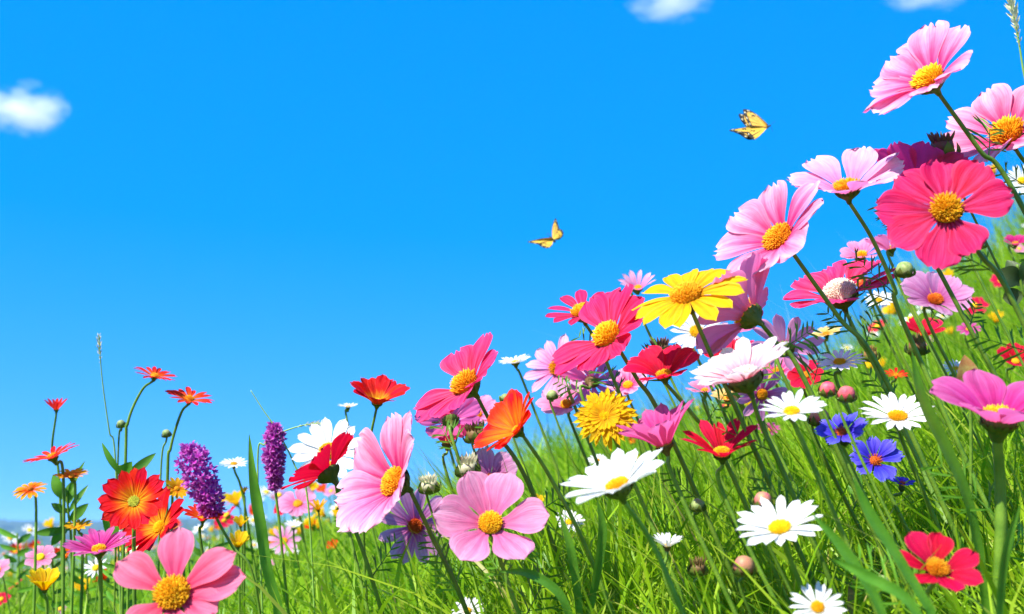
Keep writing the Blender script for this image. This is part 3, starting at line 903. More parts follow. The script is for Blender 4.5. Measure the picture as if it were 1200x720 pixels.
# ---- lower right
flower('round', 1171, 492, 84, 0.64, (0.0, 0.95, 0.25), 'orchid', 'orchid pink cosmos cut by the right edge, on a straight thick stem', wps=[(1172, 570), (1172, 660)], lean=0.0, angs=[0, 35, 88, 145, 178, 225, 270, 315], e0=40, e1a=14, rd=0.24, w=0.85, seed=101, cal=1.1, stemr=0.0024, cat='cosmos flower', name='cosmos_flower')
flower('round', 1098, 668, 52, 0.58, (0.02, 0.82, 0.52), 'red', 'crimson cosmos with golden disc low in the right corner', n=7, ang0=18, e0=28, e1a=10, rd=0.30, w=0.9, seed=102, cat='cosmos flower', name='cosmos_flower')
flower('gerbera', 846, 532, 46, 0.72, (-0.1, 0.92, 0.32), 'red', 'scarlet star shaped flower with pointed petals sunk in the grass', n=10, e0=44, e1a=22, seed=103, w=1.25, **GER)
flower('gerbera', 778, 521, 50, 0.74, (-0.34, 0.93, 0.02), 'orchid', 'magenta fan shaped daisy right of the yellow dandelion', n=15, e0=54, e1a=34, seed=104, w=1.45, calyx=CALYXB, **GER)
flower('gerbera', 853, 468, 22, 1.0, (-0.1, 0.93, 0.3), 'cream', 'cream flower with yellow centre under the white and pink cosmos', n=10, e0=30, e1a=12, seed=105, w=1.5, **GER)
flower('cosmos', 1082, 392, 24, 1.2, (0, 0.85, 0.3), 'red', 'small dark crimson blossom under the lilac cosmos on the right', seed=106, e0=40, e1a=25, **COS)
flower('cosmos', 1190, 424, 24, 1.15, (0, 0.7, 0.5), 'red', 'dark crimson blossom at the right edge above the orchid pink cosmos', seed=107, e0=35, e1a=20, **COS)
flower('cosmos', 944, 440, 22, 1.0, (-0.2, 0.6, 0.6), 'red', 'small red blossom between the lilac blossoms and the upper daisy', seed=108, **COS)
# ---- left
flower('cosmos', 383, 553, 53, 0.85, (-0.62, 0.70, -0.22), 'red', 'crimson cosmos seen from behind in front of the large white daisy', wps=[(400, 590), (430, 660)], e0=26, e1a=10, seed=111, cal=1.2, **COS)
flower('cup', 442, 472, 35, 1.0, (0.14, 0.92, 0.34), 'redyellow', 'red cup flower with yellow inside standing alone against the sky', 'marigold', 'marigold_flower', wps=[(432, 525), (425, 600)], lean=0.05, n=13, e0=48, e1a=22, seed=112, rd=0.2)
flower('gerbera', 157, 588, 40, 0.82, (0.02, 0.50, 0.86), 'orangered', 'round orange red flower with yellow centre facing the viewer', n=17, disc='lime', lean=0.02, wps=[(157, 640)], e0=24, e1a=10, rd=0.2, seed=113, w=1.35, dome=0.25, **GER)
flower('gerbera', 187, 618, 44, 0.86, (-0.42, 0.62, 0.66), 'redyellow', 'deep red flower with yellow heart just below the round orange red one', n=14, disc='daisy', seed=114, e0=30, e1a=12, rd=0.2, w=1.35, lean=0.0, dome=0.3, **GER)
flower('gerbera', 238, 607, 24, 0.95, (0.15, 0.9, 0.2), 'scarlet', 'small scarlet flower under the leaning purple spike', n=12, seed=115, e0=30, e1a=10, w=1.3, **GER)
flower('gerbera', 116, 645, 40, 0.74, (0.0, 0.97, 0.18), 'orchid', 'orchid pink daisy like flower in side view, above the biggest coral pink cosmos', n=20, wps=[(118, 700)], lean=0.0, e0=26, e1a=14, rd=0.24, seed=116, **GER)
flower('spiky', 66, 480, 15, 1.15, (0.0, 0.98, 0.1), 'scarlet', 'small half open red flower topmost at the left edge', n=14, wps=[(61, 530), (70, 575)], lean=0.05, e0=52, e1a=38, seed=117, w=1.3, **GER)
flower('spiky', 62, 536, 31, 1.05, (-0.28, 0.93, 0.14), 'scarlet', 'spiky orange red flower tilted to the left below the half open red one', n=16, lean=0.05, e0=22, e1a=2, seed=118, **GER)
flower('spiky', 35, 574, 20, 1.10, (0.0, 0.85, 0.4), 'yelloworange', 'yellow flower with rusty centre nearest the left edge', n=14, lean=0.02, e0=10, e1a=-24, seed=119, disc='orange', w=1.3, dome=1.0, **GER)
flower('spiky', 84, 559, 20, 1.05, (0.0, 0.97, 0.14), 'yelloworange', 'yellow orange flower in side view right of the rusty centred one', n=16, lean=0.0, e0=22, e1a=8, seed=120, w=1.2, **GER)
flower('spiky', 92, 618, 18, 1.05, (0.0, 0.96, 0.2), 'gold', 'yellow flower low on the left above the orchid pink one', n=14, lean=0.0, seed=121, w=1.2, **GER)
flower('spiky', 181, 441, 25, 1.05, (0.26, 0.93, 0.16), 'scarlet', 'orange red flower on a long curved stem, highest on the left', n=18, wps=[(166, 458), (150, 495), (147, 545)], lean=0.0, e0=16, e1a=4, seed=122, **GER)
flower('spiky', 222, 468, 28, 1.05, (0.24, 0.92, 0.22), 'scarlet', 'orange red flower with yellow streaks, right one of the pair on curved stems', n=15, wps=[(212, 485), (200, 525), (196, 570)], lean=0.0, e0=16, e1a=2, seed=123, w=1.15, **GER)
flower('spiky', 207, 573, 16, 1.05, (0.45, 0.6, 0.6), 'gold', 'small yellow flower between round orange red flower and purple spike', n=16, lean=0.0, e0=20, e1a=5, seed=124, w=1.5, **GER)
flower('cup', 52, 690, 22, 0.85, (0.1, 0.96, 0.25), 'yellow', 'yellow cup flower in the bottom left corner', 'marigold', 'marigold_flower', n=10, lean=0.0, seed=125)
flower('cup', 279, 640, 16, 1.1, (0.1, 0.9, 0.25), 'yellow', 'yellow cup flower right of the leaning purple spike, lower of two', 'marigold', 'marigold_flower', n=8, seed=126, lean=0.0)
flower('cup', 282, 616, 11, 1.15, (0.1, 0.9, 0.25), 'yellow', 'yellow cup flower right of the leaning purple spike, upper of two', 'marigold', 'marigold_flower', n=8, seed=127, lean=0.0)
flower('spiky', 286, 577, 7, 1.15, (0.1, 0.97, 0.1), 'gold', 'tiny yellow bud flower under the small white daisy by the purple spike', n=10, seed=128, lean=0.0, e0=60, e1a=50, w=1.6, **GER)
flower('spiky', 373, 597, 13, 1.2, (-0.1, 0.97, 0.1), 'gold', 'small yellow flower under the crimson cosmos seen from behind', n=10, seed=129, lean=0.2, e0=50, e1a=40, w=1.6, **GER)
flower('cosmos', 349, 591, 24, 1.3, (0.0, 0.8, 0.5), 'softpink', 'small soft pink blossom right of the upright purple spike', seed=130, **COS)
flower('broad', 333, 634, 20, 1.4, (0.0, 0.5, 0.8), 'palepink', 'pale pink blossom low in the grass below the upright purple spike', n=11, seed=131, **COS)

# ---- second row: more blooms standing a little farther back on the slope
flower('broad', 838, 398, 30, 1.10, (-0.3, 0.7, 0.6), 'palepink', 'pale pink blossom between the yellow daisy and the white and pink cosmos', n=11, seed=201, cat='cosmos flower', name='cosmos_flower')
flower('cosmos', 912, 436, 28, 1.12, (-0.2, 0.8, 0.4), 'pink', 'small pink streaked blossom behind the dusky lilac cosmos', e0=34, e1a=12, seed=202, **COS)
flower('gerbera', 968, 392, 20, 1.15, (-0.3, 0.9, 0.2), 'cream', 'small peach flower in side view above the upper daisy', n=10, seed=203, e0=20, e1a=6, w=1.3, **GER)
flower('daisy', 1030, 352, 17, 1.15, (-0.2, 0.75, 0.6), label='small white daisy between the magenta and the lilac cosmos on the right', seed=204, **DAI)
flower('cosmos', 560, 487, 26, 1.12, (-0.2, 0.7, 0.5), 'softpink', 'soft pink blossom between the rose pink cosmos and the orange marigold', e0=30, e1a=8, seed=205, **COS)
flower('cosmos', 826, 458, 22, 1.10, (-0.2, 0.85, 0.3), 'softpink', 'small pink blossom left of the cream flower', e0=36, e1a=14, seed=206, **COS)
flower('broad', 1135, 386, 15, 1.3, (-0.2, 0.8, 0.4), 'orchid', 'tiny mauve blossom in the grass right of the lilac cosmos', n=10, seed=207, cat='cosmos flower', name='cosmos_flower')
flower('cosmos', 1190, 286, 14, 1.3, (-0.2, 0.8, 0.4), 'magenta', 'tiny purple blossom at the right edge above the dark leaves', e0=40, e1a=20, seed=208, **COS)
flower('cosmos', 736, 452, 26, 1.10, (-0.25, 0.75, 0.5), 'pink', 'pink blossom behind the crimson cup and right of the dandelion top', e0=30, e1a=8, seed=209, **COS)
flower('broad', 509, 478, 24, 1.12, (-0.3, 0.7, 0.5), 'palepink', 'pale pink blossom left of the rose pink cosmos stem', n=11, seed=210, cat='cosmos flower', name='cosmos_flower')
flower('cosmos', 1010, 300, 26, 1.10, (-0.25, 0.8, 0.4), 'softpink', 'soft pink blossom between two pink cosmos stems on the right', e0=34, e1a=12, seed=211, **COS)
flower('gerbera', 900, 505, 16, 1.2, (0, 0.85, 0.4), 'orchid', 'tiny mauve flower in the grass left of the daisy pair', n=12, seed=212, **GER)
flower('daisy', 1120, 432, 16, 1.1, (-0.1, 0.8, 0.5), label='small white daisy in the grass left of the rusty pointed leaf', seed=213, **DAI)
flower('gerbera', 1050, 440, 14, 1.1, (-0.1, 0.85, 0.4), 'scarlet', 'tiny scarlet flower in the grass above the right white daisy', n=10, seed=214, **GER)
flower('daisy', 700, 540, 13, 1.2, (-0.1, 0.85, 0.4), label='tiny white daisy in the grass under the yellow dandelion', seed=215, **DAI)
flower('cup', 632, 590, 10, 1.2, (0, 0.9, 0.3), 'yellow', 'tiny yellow cup flower in the grass above the soft pink cosmos', 'marigold', 'marigold_flower', n=8, seed=216)


# ---- cornflowers
def cornflower(px, py, Rp, d, nrm, label, seed):
    rnd = random.Random(seed)
    R = Rp * d / FPX
    o, nr = at(px, py, d), camdir(nrm)
    e1, e2 = frame(nr)
    base = default_base(o)
    root = empty('cornflower', base)
    tag(root, label, 'cornflower', 'blue cornflowers on the right')
    for i in range(8):
        a = 2 * math.pi * (i + rnd.uniform(-0.2, 0.2)) / 8
        sh = dict(SHAPES['cosmos'], w=0.30, wb=0.2, wt=0.5, pk=0.82, tooth=0.10, nu=9, nv=10, ridge=0.03)
        mb = MB()
        V, F, U = petal_geo(o, e1, e2, nr, a, R, sh, rnd, rnd.uniform(0.85, 1.05), 34, 6, rin=0.12)
        mb.add(V, F, U)
        mb.build('petal', PM['blue'], root, base)
    mb = MB()
    build_disc(mb, o, e1, e2, nr, R * 0.22, 0.9, 36, rnd, 2.2)
    mb.build('disc', DM['orange'], root, base)
    mb = MB()
    c = R * 0.24
    lathe(mb, o, e1, e2, nr, [(c * 0.6, 0), (c, -c * 0.8), (c * 1.05, -c * 1.5), (c * 0.6, -c * 2.3), (c * 0.2, -c * 2.6)], 14, wob=0.05)
    mb.build('calyx', LEAFD, root, base)
    mb = MB()
    tube(mb, stem_path(o - nr * c * 2.5, nr, [], base, 0.02), 0.0012, 7)
    mb.build('stem', STEM, root, base)


cornflower(987, 508, 30, 0.71, (-0.35, 0.80, 0.45), 'blue cornflower left of the other two, its dark calyx below', 1)
cornflower(1025, 541, 30, 0.78, (-0.05, 0.55, 0.83), 'blue cornflower in the middle of three, orange centre showing', 2)
cornflower(1057, 568, 15, 0.85, (0.0, 0.95, 0.2), 'smallest blue cornflower, lowest of the three', 3)


# ---- buds
def bud(px, py, rp, d, mat, label, kind='round', wps=(), lean=None, nrm=(-0.1, 0.97, 0.15), group=None, stem=None, name='flower_bud', sr=0.0010):
    rnd = random.Random(int(px + py))
    r = rp * d / FPX
    o, nr = at(px, py, d), camdir(nrm)
    e1, e2 = frame(nr)
    wp = [at(q[0], q[1], d + 0.005) for q in wps]
    base = default_base(wp[-1] if wp else o, lean)
    root = empty(name, base)
    tag(root, label, 'flower bud', group)
    mb = MB()
    if kind == 'round':
        lathe(mb, o, e1, e2, nr, [(0.15 * r, -r), (0.75 * r, -0.75 * r), (r, -0.2 * r), (0.97 * r, 0.25 * r), (0.7 * r, 0.72 * r), (0.35 * r, 0.9 * r), (0.02 * r, 0.95 * r)], 14, wob=0.06)
    else:
        lathe(mb, o, e1, e2, nr, [(0.15 * r, -1.0 * r), (0.7 * r, -0.7 * r), (0.85 * r, -0.1 * r), (0.75 * r, 0.4 * r), (0.02 * r, 0.5 * r)], 14, wob=0.06)
        for k in range(26):
            a = k * 2.4
            f = math.sqrt((k + 0.5) / 26)
            out = e1 * math.cos(a) + e2 * math.sin(a)
            p0 = o + out * r * 0.65 * f + nr * r * 0.2
            p1 = p0 + (nr + out * (0.1 + 0.45 * f)).normalized() * r * rnd.uniform(0.7, 1.1)
            leaf_geo(mb, p0, p1, r * 0.22, 0.05, nu=3, nv=4)
    mb.build('bud_head', mat, root, base)
    mb = MB()
    for k in range(8):
        a = 2 * math.pi * k / 8
        out = e1 * math.cos(a) + e2 * math.sin(a)
        leaf_geo(mb, o + out * r * 0.45 - nr * r * 0.95, o + out * r * 1.08 + nr * r * rnd.uniform(0.0, 0.5), r * 0.9, 0.26, side=-e1 * math.sin(a) + e2 * math.cos(a), nu=3, nv=6)
    mb.build('sepals', CALYX, root, base)
    mb = MB()
    tube(mb, stem_path(o - nr * r * 0.9, nr, wp, base, 0.02), sr, 7)
    mb.build('stem', stem or STEM, root, base)


bud(142, 497, 5, 1.1, BUDG, 'tiny round bud right of the tall seed spike on the left', wps=[(138, 545)], lean=0)
bud(195, 508, 5, 1.1, BUDG, 'tiny round bud between the two curved stems on the left', wps=[(188, 567)], lean=0)
bud(592, 466, 5, 1.0, BUDG, 'tiny round bud against the sky above the orange marigold')
bud(647, 463, 6, 1.0, BUDG, 'small green bud left of the soft pink blossom', wps=[(655, 500)])
bud(894, 586, 10, 0.66, BUDP, 'round pinkish bud above the large lower right daisy')
bud(872, 663, 12, 0.66, BUDP, 'round pinkish bud below left of the large lower right daisy')
bud(818, 592, 8, 0.8, BUDG, 'round green bud in the grass right of the nearest large daisy')
bud(818, 665, 10, 0.72, CALYXB, 'brownish bud in the grass beside the half open white daisy', 'spiky')
bud(1033, 683, 9, 0.62, BUDG, 'round pale green bud left of the low crimson cosmos')
bud(774, 409, 12, 0.92, THIS, 'dark thistle like bud left of the white daisy under the yellow one', 'spiky')
bud(1104, 172, 16, 0.85, THIS, 'dark thistle like bud against the sky above the largest hot pink cosmos', 'spiky', wps=[(1114, 200)])
bud(970, 456, 9, 0.70, BUDR, 'crimson bud, left one of the pair between two daisies')
bud(992, 462, 10, 0.69, BUDR, 'crimson bud, right one of the pair between two daisies')
bud(960, 489, 11, 0.86, BUDP, 'rusty bud right of the daisy under the lilac blossom')
bud(1145, 284, 9, 0.80, BUDP, 'round brown bud under the right petals of the largest hot pink cosmos')
bud(1060, 316, 10, 0.95, BUDG, 'round green bud under the pale stems beside the lilac cosmos')
bud(557, 508, 12, 0.95, CALYXB, 'brown bud right of the mauve pink cosmos seen from behind', 'spiky')
bud(548, 547, 13, 0.93, SEED, 'pale shaggy bud left of the lilac cosmos', 'spiky')
bud(503, 568, 11, 0.9, SEED, 'pale green shaggy bud right of the large pink streaked cosmos', 'spiky')
bud(1075, 405, 12, 1.1, DRY, 'rusty seed head in the grass under the small crimson blossom', 'spiky')
bud(1020, 415, 9, 1.05, DRY, 'rusty seed head in the grass right of the upper daisy', 'spiky')


# ---- purple spikes
def purple_spike(px0, py0, px1, py1, wpx, d, label, wps, seed):
    rnd = random.Random(seed)
    p1, p0 = at(px0, py0, d), at(px1, py1, d)
    ax = p1 - p0
    L = ax.length
    ax.normalize()
    W = wpx * d / FPX
    e1 = ax.cross(CB).normalized()
    e2 = ax.cross(e1)
    wp = [at(q[0], q[1], d) for q in wps]
    base = default_base(wp[-1], 0.1)
    root = empty('purple_flower_spike', base)
    tag(root, label, 'purple flower spike')
    mb = MB()
    nf = 175
    for i in range(nf):
        t = (i + 0.5) / nf
        a = i * 2.39996
        rr = W * 0.5 * (0.45 + 0.55 * math.sin(math.pi * min(1, 0.22 + 0.78 * (1 - t)))) * (1 if t < 0.85 else (1 - t) / 0.15 * 0.6 + 0.4)
        out = (e1 * math.cos(a) + e2 * math.sin(a))
        c = p0 + ax * (L * t) + out * rr * rnd.uniform(0.55, 1.15)
        d0 = (out + ax * rnd.uniform(-0.1, 0.7) + Vector((rnd.uniform(-1, 1), rnd.uniform(-1, 1), rnd.uniform(-1, 1))) * 0.35).normalized()
        x = d0.cross(Vector((0.2, 0.9, 0.3))).normalized()
        y = d0.cross(x)
        s = 0.0027 * rnd.uniform(0.7, 1.3)
        for k in range(4):                      # four small lobes
            b = k * math.pi / 2 + rnd.uniform(0, 1)
            dd = (x * math.cos(b) + y * math.sin(b)) * 0.9 + d0 * 0.8
            leaf_geo(mb, c, c + dd * s * 1.5, s * 1.1, 0.12, side=d0.cross(dd), nu=3, nv=4)
    # the solid core of the spike
    tube(mb, [p0 + ax * (L * k / 8) for k in range(9)], lambda t: W * 0.16 * (1 - 0.6 * t), 10)
    mb.build('flower_head', PM['purple'], root, base)
    mb = MB()
    tube(mb, catmull([p1 - ax * L * 0.1, p0] + wp + [base], 10), 0.0013, 7)
    mb.build('stem', STEM, root, base)


purple_spike(219, 522, 252, 603, 35, 0.95, 'thick leaning spike of purple flowers left of the upright one', [(272, 640), (300, 690)], 1)
purple_spike(321, 498, 323, 572, 19, 1.0, 'slim upright spike of purple flowers beside the long broad grass blade', [(327, 610), (331, 650)], 2)


# ---- seed spikes
def seed_spike(pts, frac, rw, label, d, seed, group=None):
    rnd = random.Random(seed)
    P = [at(a, b, d) for a, b in pts]
    base = default_base(P[-1], 0.05)
    root = empty('grass_seed_spike', base)
    tag(root, label, 'seed spike', group)
    cur = catmull(P + [base], 12)
    mb = MB()
    tube(mb, cur, lambda t: 0.0005 + 0.0006 * t, 6)
    mb.build('stem', STEML, root, base)
    mb = MB()
    n = int(len(cur) * frac)
    seg = cur[:n]
    L = sum((seg[i + 1] - seg[i]).length for i in range(n - 1))
    cnt = int(L / 0.0011)
    for i in range(cnt):
        f = i / cnt * (n - 1.001)
        k = int(f)
        p = seg[k].lerp(seg[k + 1], f - k)
        ax = (seg[k] - seg[k + 1]).normalized()
        a = i * 2.4
        e1 = ax.cross(CB).normalized()
        e2 = ax.cross(e1)
        out = e1 * math.cos(a) + e2 * math.sin(a)
        r = rw * (0.5 + 0.5 * math.sin(math.pi * min(1, 0.15 + i / cnt)))
        leaf_geo(mb, p, p + (ax * 0.85 + out * 0.55) * r * 2.6 * rnd.uniform(0.8, 1.2), r * 0.7, 0.08, nu=3, nv=4)
    mb.build('seed_head', SEED, root, base)


seed_spike([(116, 394), (118, 425), (121, 455), (128, 505), (136, 556)], 0.24, 0.0022, 'tall straight seed spike rising above the flowers on the left', 1.1, 1)
seed_spike([(380, 496), (358, 498), (330, 507), (311, 520), (302, 560)], 0.30, 0.0022, 'arching seed spike bending to the right over the upright purple spike', 1.0, 2)
seed_spike([(294, 458), (308, 480), (325, 505), (345, 545), (362, 600)], 0.2, 0.0006, 'very thin pale grass stalk leaning over the upright purple spike', 1.0, 3)
seed_spike([(1180, -12), (1188, 20), (1194, 50), (1203, 100), (1225, 170)], 0.45, 0.0034, 'thick seed spike at the top right corner', 0.85, 4)


# ---- broad grass blades and leaves that stand out
def blade(pts, wpx, d, label, name='broad_grass_blade', mat=None, cat='grass blade'):
    P = [at(a, b, d) for a, b in pts]
    cur = catmull(P, 10)
    W = wpx * d / FPX
    low = cur[-1]
    gx, gy = low.x + 0.01, low.y + 0.01
    base = Vector((gx, gy, min(gzf(gx, gy) - 0.003, low.z - 0.005)))
    cur = cur + [cur[-1].lerp(base, k / 6) for k in range(1, 7)]
    n = len(cur)
    V, U = [], []
    for i, p in enumerate(cur):
        t = i / (n - 1)
        tg = (cur[min(i + 1, n - 1)] - cur[max(i - 1, 0)]).normalized()
        s = tg.cross(CB).normalized()
        nn = s.cross(tg)
        wd = W * 0.5 * min(1, (t * 3.2) ** 0.75) * (1 - 0.35 * max(0, t - 0.5))
        tw = 0.5 * math.sin(2.2 * t)
        for u in (-1, -0.5, 0, 0.5, 1):
            V.append(p + (s * math.cos(tw) + nn * math.sin(tw)) * (u * wd) + nn * (abs(u) * wd * 0.35))
            U.append(((u + 1) / 2, t))
    o = mesh_obj(name, V, grid_faces(5, n), mat or LEAF, None, U, base)
    tag(o, label, cat)


blade([(292, 508), (297, 560), (306, 615), (314, 668), (326, 710)], 13, 0.9, 'long broad grass blade standing straight up between the purple spikes')
blade([(1068, 410), (1080, 465), (1108, 525), (1132, 580), (1146, 640)], 17, 0.66, 'broad bright grass blade curving down left of the orchid pink cosmos')
blade([(1000, 560), (1018, 600), (1050, 650), (1090, 715)], 15, 0.55, 'broad grass blade leaning left in front of the low crimson cosmos')
blade([(950, 600), (985, 640), (1020, 690), (1040, 735)], 14, 0.52, 'broad grass blade leaning left beside the large lower right daisy')
blade([(975, 655), (1010, 672), (1060, 700), (1085, 740)], 14, 0.50, 'lowest broad grass blade arching left at the bottom right')
blade([(1196, 590), (1180, 640), (1172, 690), (1170, 735)], 14, 0.55, 'broad grass blade upright at the right edge under the orchid pink cosmos')
blade([(700, 585), (706, 620), (700, 670), (690, 720)], 12, 0.75, 'broad grass blade upright below the nearest large daisy')
blade([(655, 600), (668, 640), (676, 690), (680, 730)], 11, 0.75, 'broad grass blade upright left of the nearest large daisy stem')
blade([(585, 670), (620, 672), (655, 695), (672, 735)], 11, 0.70, 'broad grass blade arching left right of the soft pink cosmos stem')


def leafy_plant(stempts, leaves, d, label, mat=LEAF):
    P = [at(a, b, d) for a, b in stempts]
    base = default_base(P[-1], 0.0)
    root = empty('leafy_plant', base)
    tag(root, label, 'leafy plant')
    mb = MB()
    tube(mb, catmull(P + [base], 8), 0.0013, 7)
    mb.build('stem', STEM, root, base)
    for (a, b, c, e, wpx, dz) in leaves:
        mb = MB()
        leaf_geo(mb, at(a, b, d), at(c, e, d + dz), wpx * d / FPX, 0.10)
        mb.build('leaf', mat, root, base)


leafy_plant([(140, 545), (146, 580), (150, 640)], [(143, 560, 155, 541, 17, -.01), (147, 563, 183, 531, 12, .01), (144, 558, 119, 518, 8, .0), (146, 575, 128, 632, 27, .0), (150, 590, 178, 560, 10, .01)], 1.0, 'leafy green plant behind the round orange red flower')
leafy_plant([(78, 575), (80, 600), (84, 660)], [(77, 585, 62, 556, 15, 0), (80, 590, 88, 562, 14, .01), (80, 600, 60, 590, 10, 0), (81, 600, 104, 568, 7, .01), (82, 612, 60, 640, 12, 0), (83, 610, 104, 590, 12, 0), (80, 580, 100, 540, 6, 0), (81, 620, 40, 625, 10, 0)], 1.12, 'leafy green plant under the yellow orange flower at the left')
leafy_plant([(1192, 310), (1198, 340), (1208, 400)], [(1194, 330, 1168, 318, 26, 0), (1196, 335, 1180, 305, 22, .01), (1198, 345, 1175, 350, 22, .01), (1198, 330, 1206, 300, 20, 0)], 0.98, 'dark leafy plant at the right edge under the hot pink cosmos', LEAFD)


leafy_plant([(1134, 470), (1138, 520)], [(1134, 472, 1130, 416, 30, 0), (1135, 480, 1150, 455, 10, 0)], 0.80, 'pointed rusty green leaf standing above the orchid pink cosmos', DRY)


WEEDS = [(20, 655, 1.5, 'leafy weed nearest the left edge below the hills'), (60, 672, 1.2, 'leafy weed behind the yellow cup flower in the bottom left corner'),
         (100, 668, 1.35, 'leafy weed left of the stem of the orchid pink side view daisy'), (245, 665, 1.3, 'leafy weed right of the biggest coral pink cosmos'),
         (140, 690, 1.1, 'leafy weed between orchid pink flower and biggest coral pink cosmos'), (300, 672, 1.4, 'leafy weed at the foot of the long broad grass blade')]
for wx, wy, wd, wl in WEEDS:
    rw = random.Random(int(wx))
    lv = []
    for k in range(11):
        yy = wy - 25 + 7 * k
        sg = 1 if k % 2 else -1
        ln = rw.uniform(14, 26)
        lv.append((wx, yy, wx + sg * ln, yy - rw.uniform(4, 16), rw.uniform(4, 8), rw.uniform(-0.02, 0.02)))
    leafy_plant([(wx, wy - 30), (wx + 2, wy), (wx + 3, wy + 40)], lv, wd, wl)


# ------------------------------------------------------------------ small wildflowers scattered over the meadow
def small_flower_mesh(kind, seed):
    """tiny flower with a stem, about 0.2 m high, origin at its foot"""
    rnd = random.Random(seed)
    mb = MB()
    h = 0.20
    top = Vector((rnd.uniform(-.03, .01), rnd.uniform(-.02, .02), h))
    nr = Vector((rnd.uniform(-.5, .1), -0.65, 0.75)).normalized()
    e1 = Vector((1, 0, 0)); e1 = (e1 - nr * e1.dot(nr)).normalized(); e2 = nr.cross(e1)
    R = 0.016
    if kind == 'cup':
        sh = dict(SHAPES['cup'], nu=3, nv=5); nn = 8
    elif kind == 'wide':
        sh = dict(SHAPES['cosmos'], nu=5, nv=6); nn = 7
    else:
        sh = dict(SHAPES['daisy'], nu=3, nv=5); nn = 13
    for i in range(nn):
        V, F, U = petal_geo(top, e1, e2, nr, 2 * math.pi * i / nn + rnd.uniform(-.1, .1), R, sh, rnd)
        mb.add(V, F, U, 0)
    lathe(mb, top, e1, e2, nr, [(R * .3, 0), (R * .28, R * .12), (R * .12, R * .2), (0.0001, R * .21)], 8, 1)
    lathe(mb, top, e1, e2, nr, [(R * .3, 0), (R * .25, -R * .2), (R * .06, -R * .35)], 8, 2)
    tube(mb, catmull([top - nr * R * .3, top - nr * .02 - Vector((0, 0, .01)), Vector((0, 0, -0.003))], 5), 0.0008, 5, 2, False)
    return mb


def scatter_small():
    kinds = []
    spec = [('daisy', 'white', 'daisy', 'tiny white flower far off in the meadow', 'small white meadow flowers'),
            ('cup', 'yellow', 'daisy', 'tiny yellow flower far off in the meadow', 'small yellow meadow flowers'),
            ('wide', 'softpink', 'daisy', 'tiny pink flower far off in the meadow', 'small pink meadow flowers'),
            ('cup', 'orangecup', 'daisy', 'tiny orange flower far off in the meadow', 'small orange meadow flowers'),
            ('wide', 'red', 'daisy', 'tiny red flower far off in the meadow', 'small red meadow flowers'),
            ('daisy', 'lilac', 'daisy', 'tiny lilac flower far off in the meadow', 'small lilac meadow flowers')]
    names = ['small_white_flower', 'small_yellow_flower', 'small_pink_flower', 'small_orange_flower', 'small_red_flower', 'small_lilac_flower']
    for (k, m, dm, lab, grp), nm in zip(spec, names):
        mb = small_flower_mesh(k, len(kinds) + 5)
        o = mb.build(nm, [PM[m], DM[dm], STEM])
        tag(o, lab, 'small flower', grp)
        kinds.append([o, False])
    rnd = random.Random(99)
    wts = [27, 26, 11, 15, 10, 6]
    spots = []
    for _ in range(170):                        # the far left meadow
        y = rnd.uniform(1.25, 4.2)
        spots.append((rnd.uniform(-0.50, -0.12) * y, y, rnd.uniform(0.7, 1.25)))
    for _ in range(22):                         # sparse on the slope
        y = rnd.uniform(1.7, 3.4)
        spots.append((rnd.uniform(0.10, 0.30) * y, y, rnd.uniform(0.6, 0.9)))
    for _ in range(34):                         # thicker at the far right
        y = rnd.uniform(1.5, 3.0)
        spots.append((rnd.uniform(0.33, 0.50) * y, y, rnd.uniform(0.8, 1.5)))
    for x, y, s in spots:
        e = kinds[rnd.choices(range(6), wts)[0]]
        if e[1]:
            o = e[0].copy()
            C.objects.link(o)
        else:
            o = e[0]
            e[1] = True
        o.location = (x, y, gzf(x, y))
        o.rotation_euler = (rnd.uniform(-.15, .15), rnd.uniform(-.15, .15) - 0.2 * (x > 0), rnd.uniform(-1.0, 1.0))
        o.scale = (s, s, s)


scatter_small()


# ------------------------------------------------------------------ butterflies
def wing_mat(name, ycol):
    m, t, out = newmat(name)
    uv = N(t, 'ShaderNodeUVMap')
    sep = N(t, 'ShaderNodeSeparateXYZ')
    t.links.new(uv.outputs[0], sep.inputs[0])
    a, r = sep.outputs[0], sep.outputs[1]
    tc = N(t, 'ShaderNodeTexCoord')
    no = N(t, 'ShaderNodeTexNoise', Scale=420.0, Detail=2.0)
    t.links.new(tc.outputs['Object'], no.inputs['Vector'])
    rn = math_(t, 'ADD', r, math_(t, 'MULTIPLY', math_(t, 'SUBTRACT', no.outputs[0], 0.5), 0.22))
    edge = math_(t, 'GREATER_THAN', rn, 0.83)
    s1 = math_(t, 'LESS_THAN', a, 0.035)
    s2 = math_(t, 'GREATER_THAN', a, 0.965)
    fr = math_(t, 'ABSOLUTE', math_(t, 'SUBTRACT', math_(t, 'FRACT', math_(t, 'MULTIPLY', a, 6.0)), 0.5))
    vein = math_(t, 'MULTIPLY', math_(t, 'GREATER_THAN', fr, 0.425), math_(t, 'GREATER_THAN', r, 0.30))
    band = math_(t, 'MULTIPLY', math_(t, 'LESS_THAN', math_(t, 'ABSOLUTE', math_(t, 'SUBTRACT', rn, 0.62)), 0.03), math_(t, 'LESS_THAN', a, 0.6))
    k = math_(t, 'MAXIMUM', math_(t, 'MAXIMUM', edge, vein), math_(t, 'MAXIMUM', math_(t, 'MAXIMUM', s1, s2), band))
    spot = math_(t, 'MULTIPLY', math_(t, 'LESS_THAN', fr, 0.14), math_(t, 'LESS_THAN', math_(t, 'ABSOLUTE', math_(t, 'SUBTRACT', r, 0.92)), 0.025))
    yc = mix(t, no.outputs[0], ycol, (0.72, 0.48, 0.10))
    c = mix(t, k, yc, (0.02, 0.017, 0.012))
    c = mix(t, spot, c, (0.75, 0.68, 0.45))
    leafy_shader(t, out, c, c, 0.3, 0.6, 0.2)
    return m


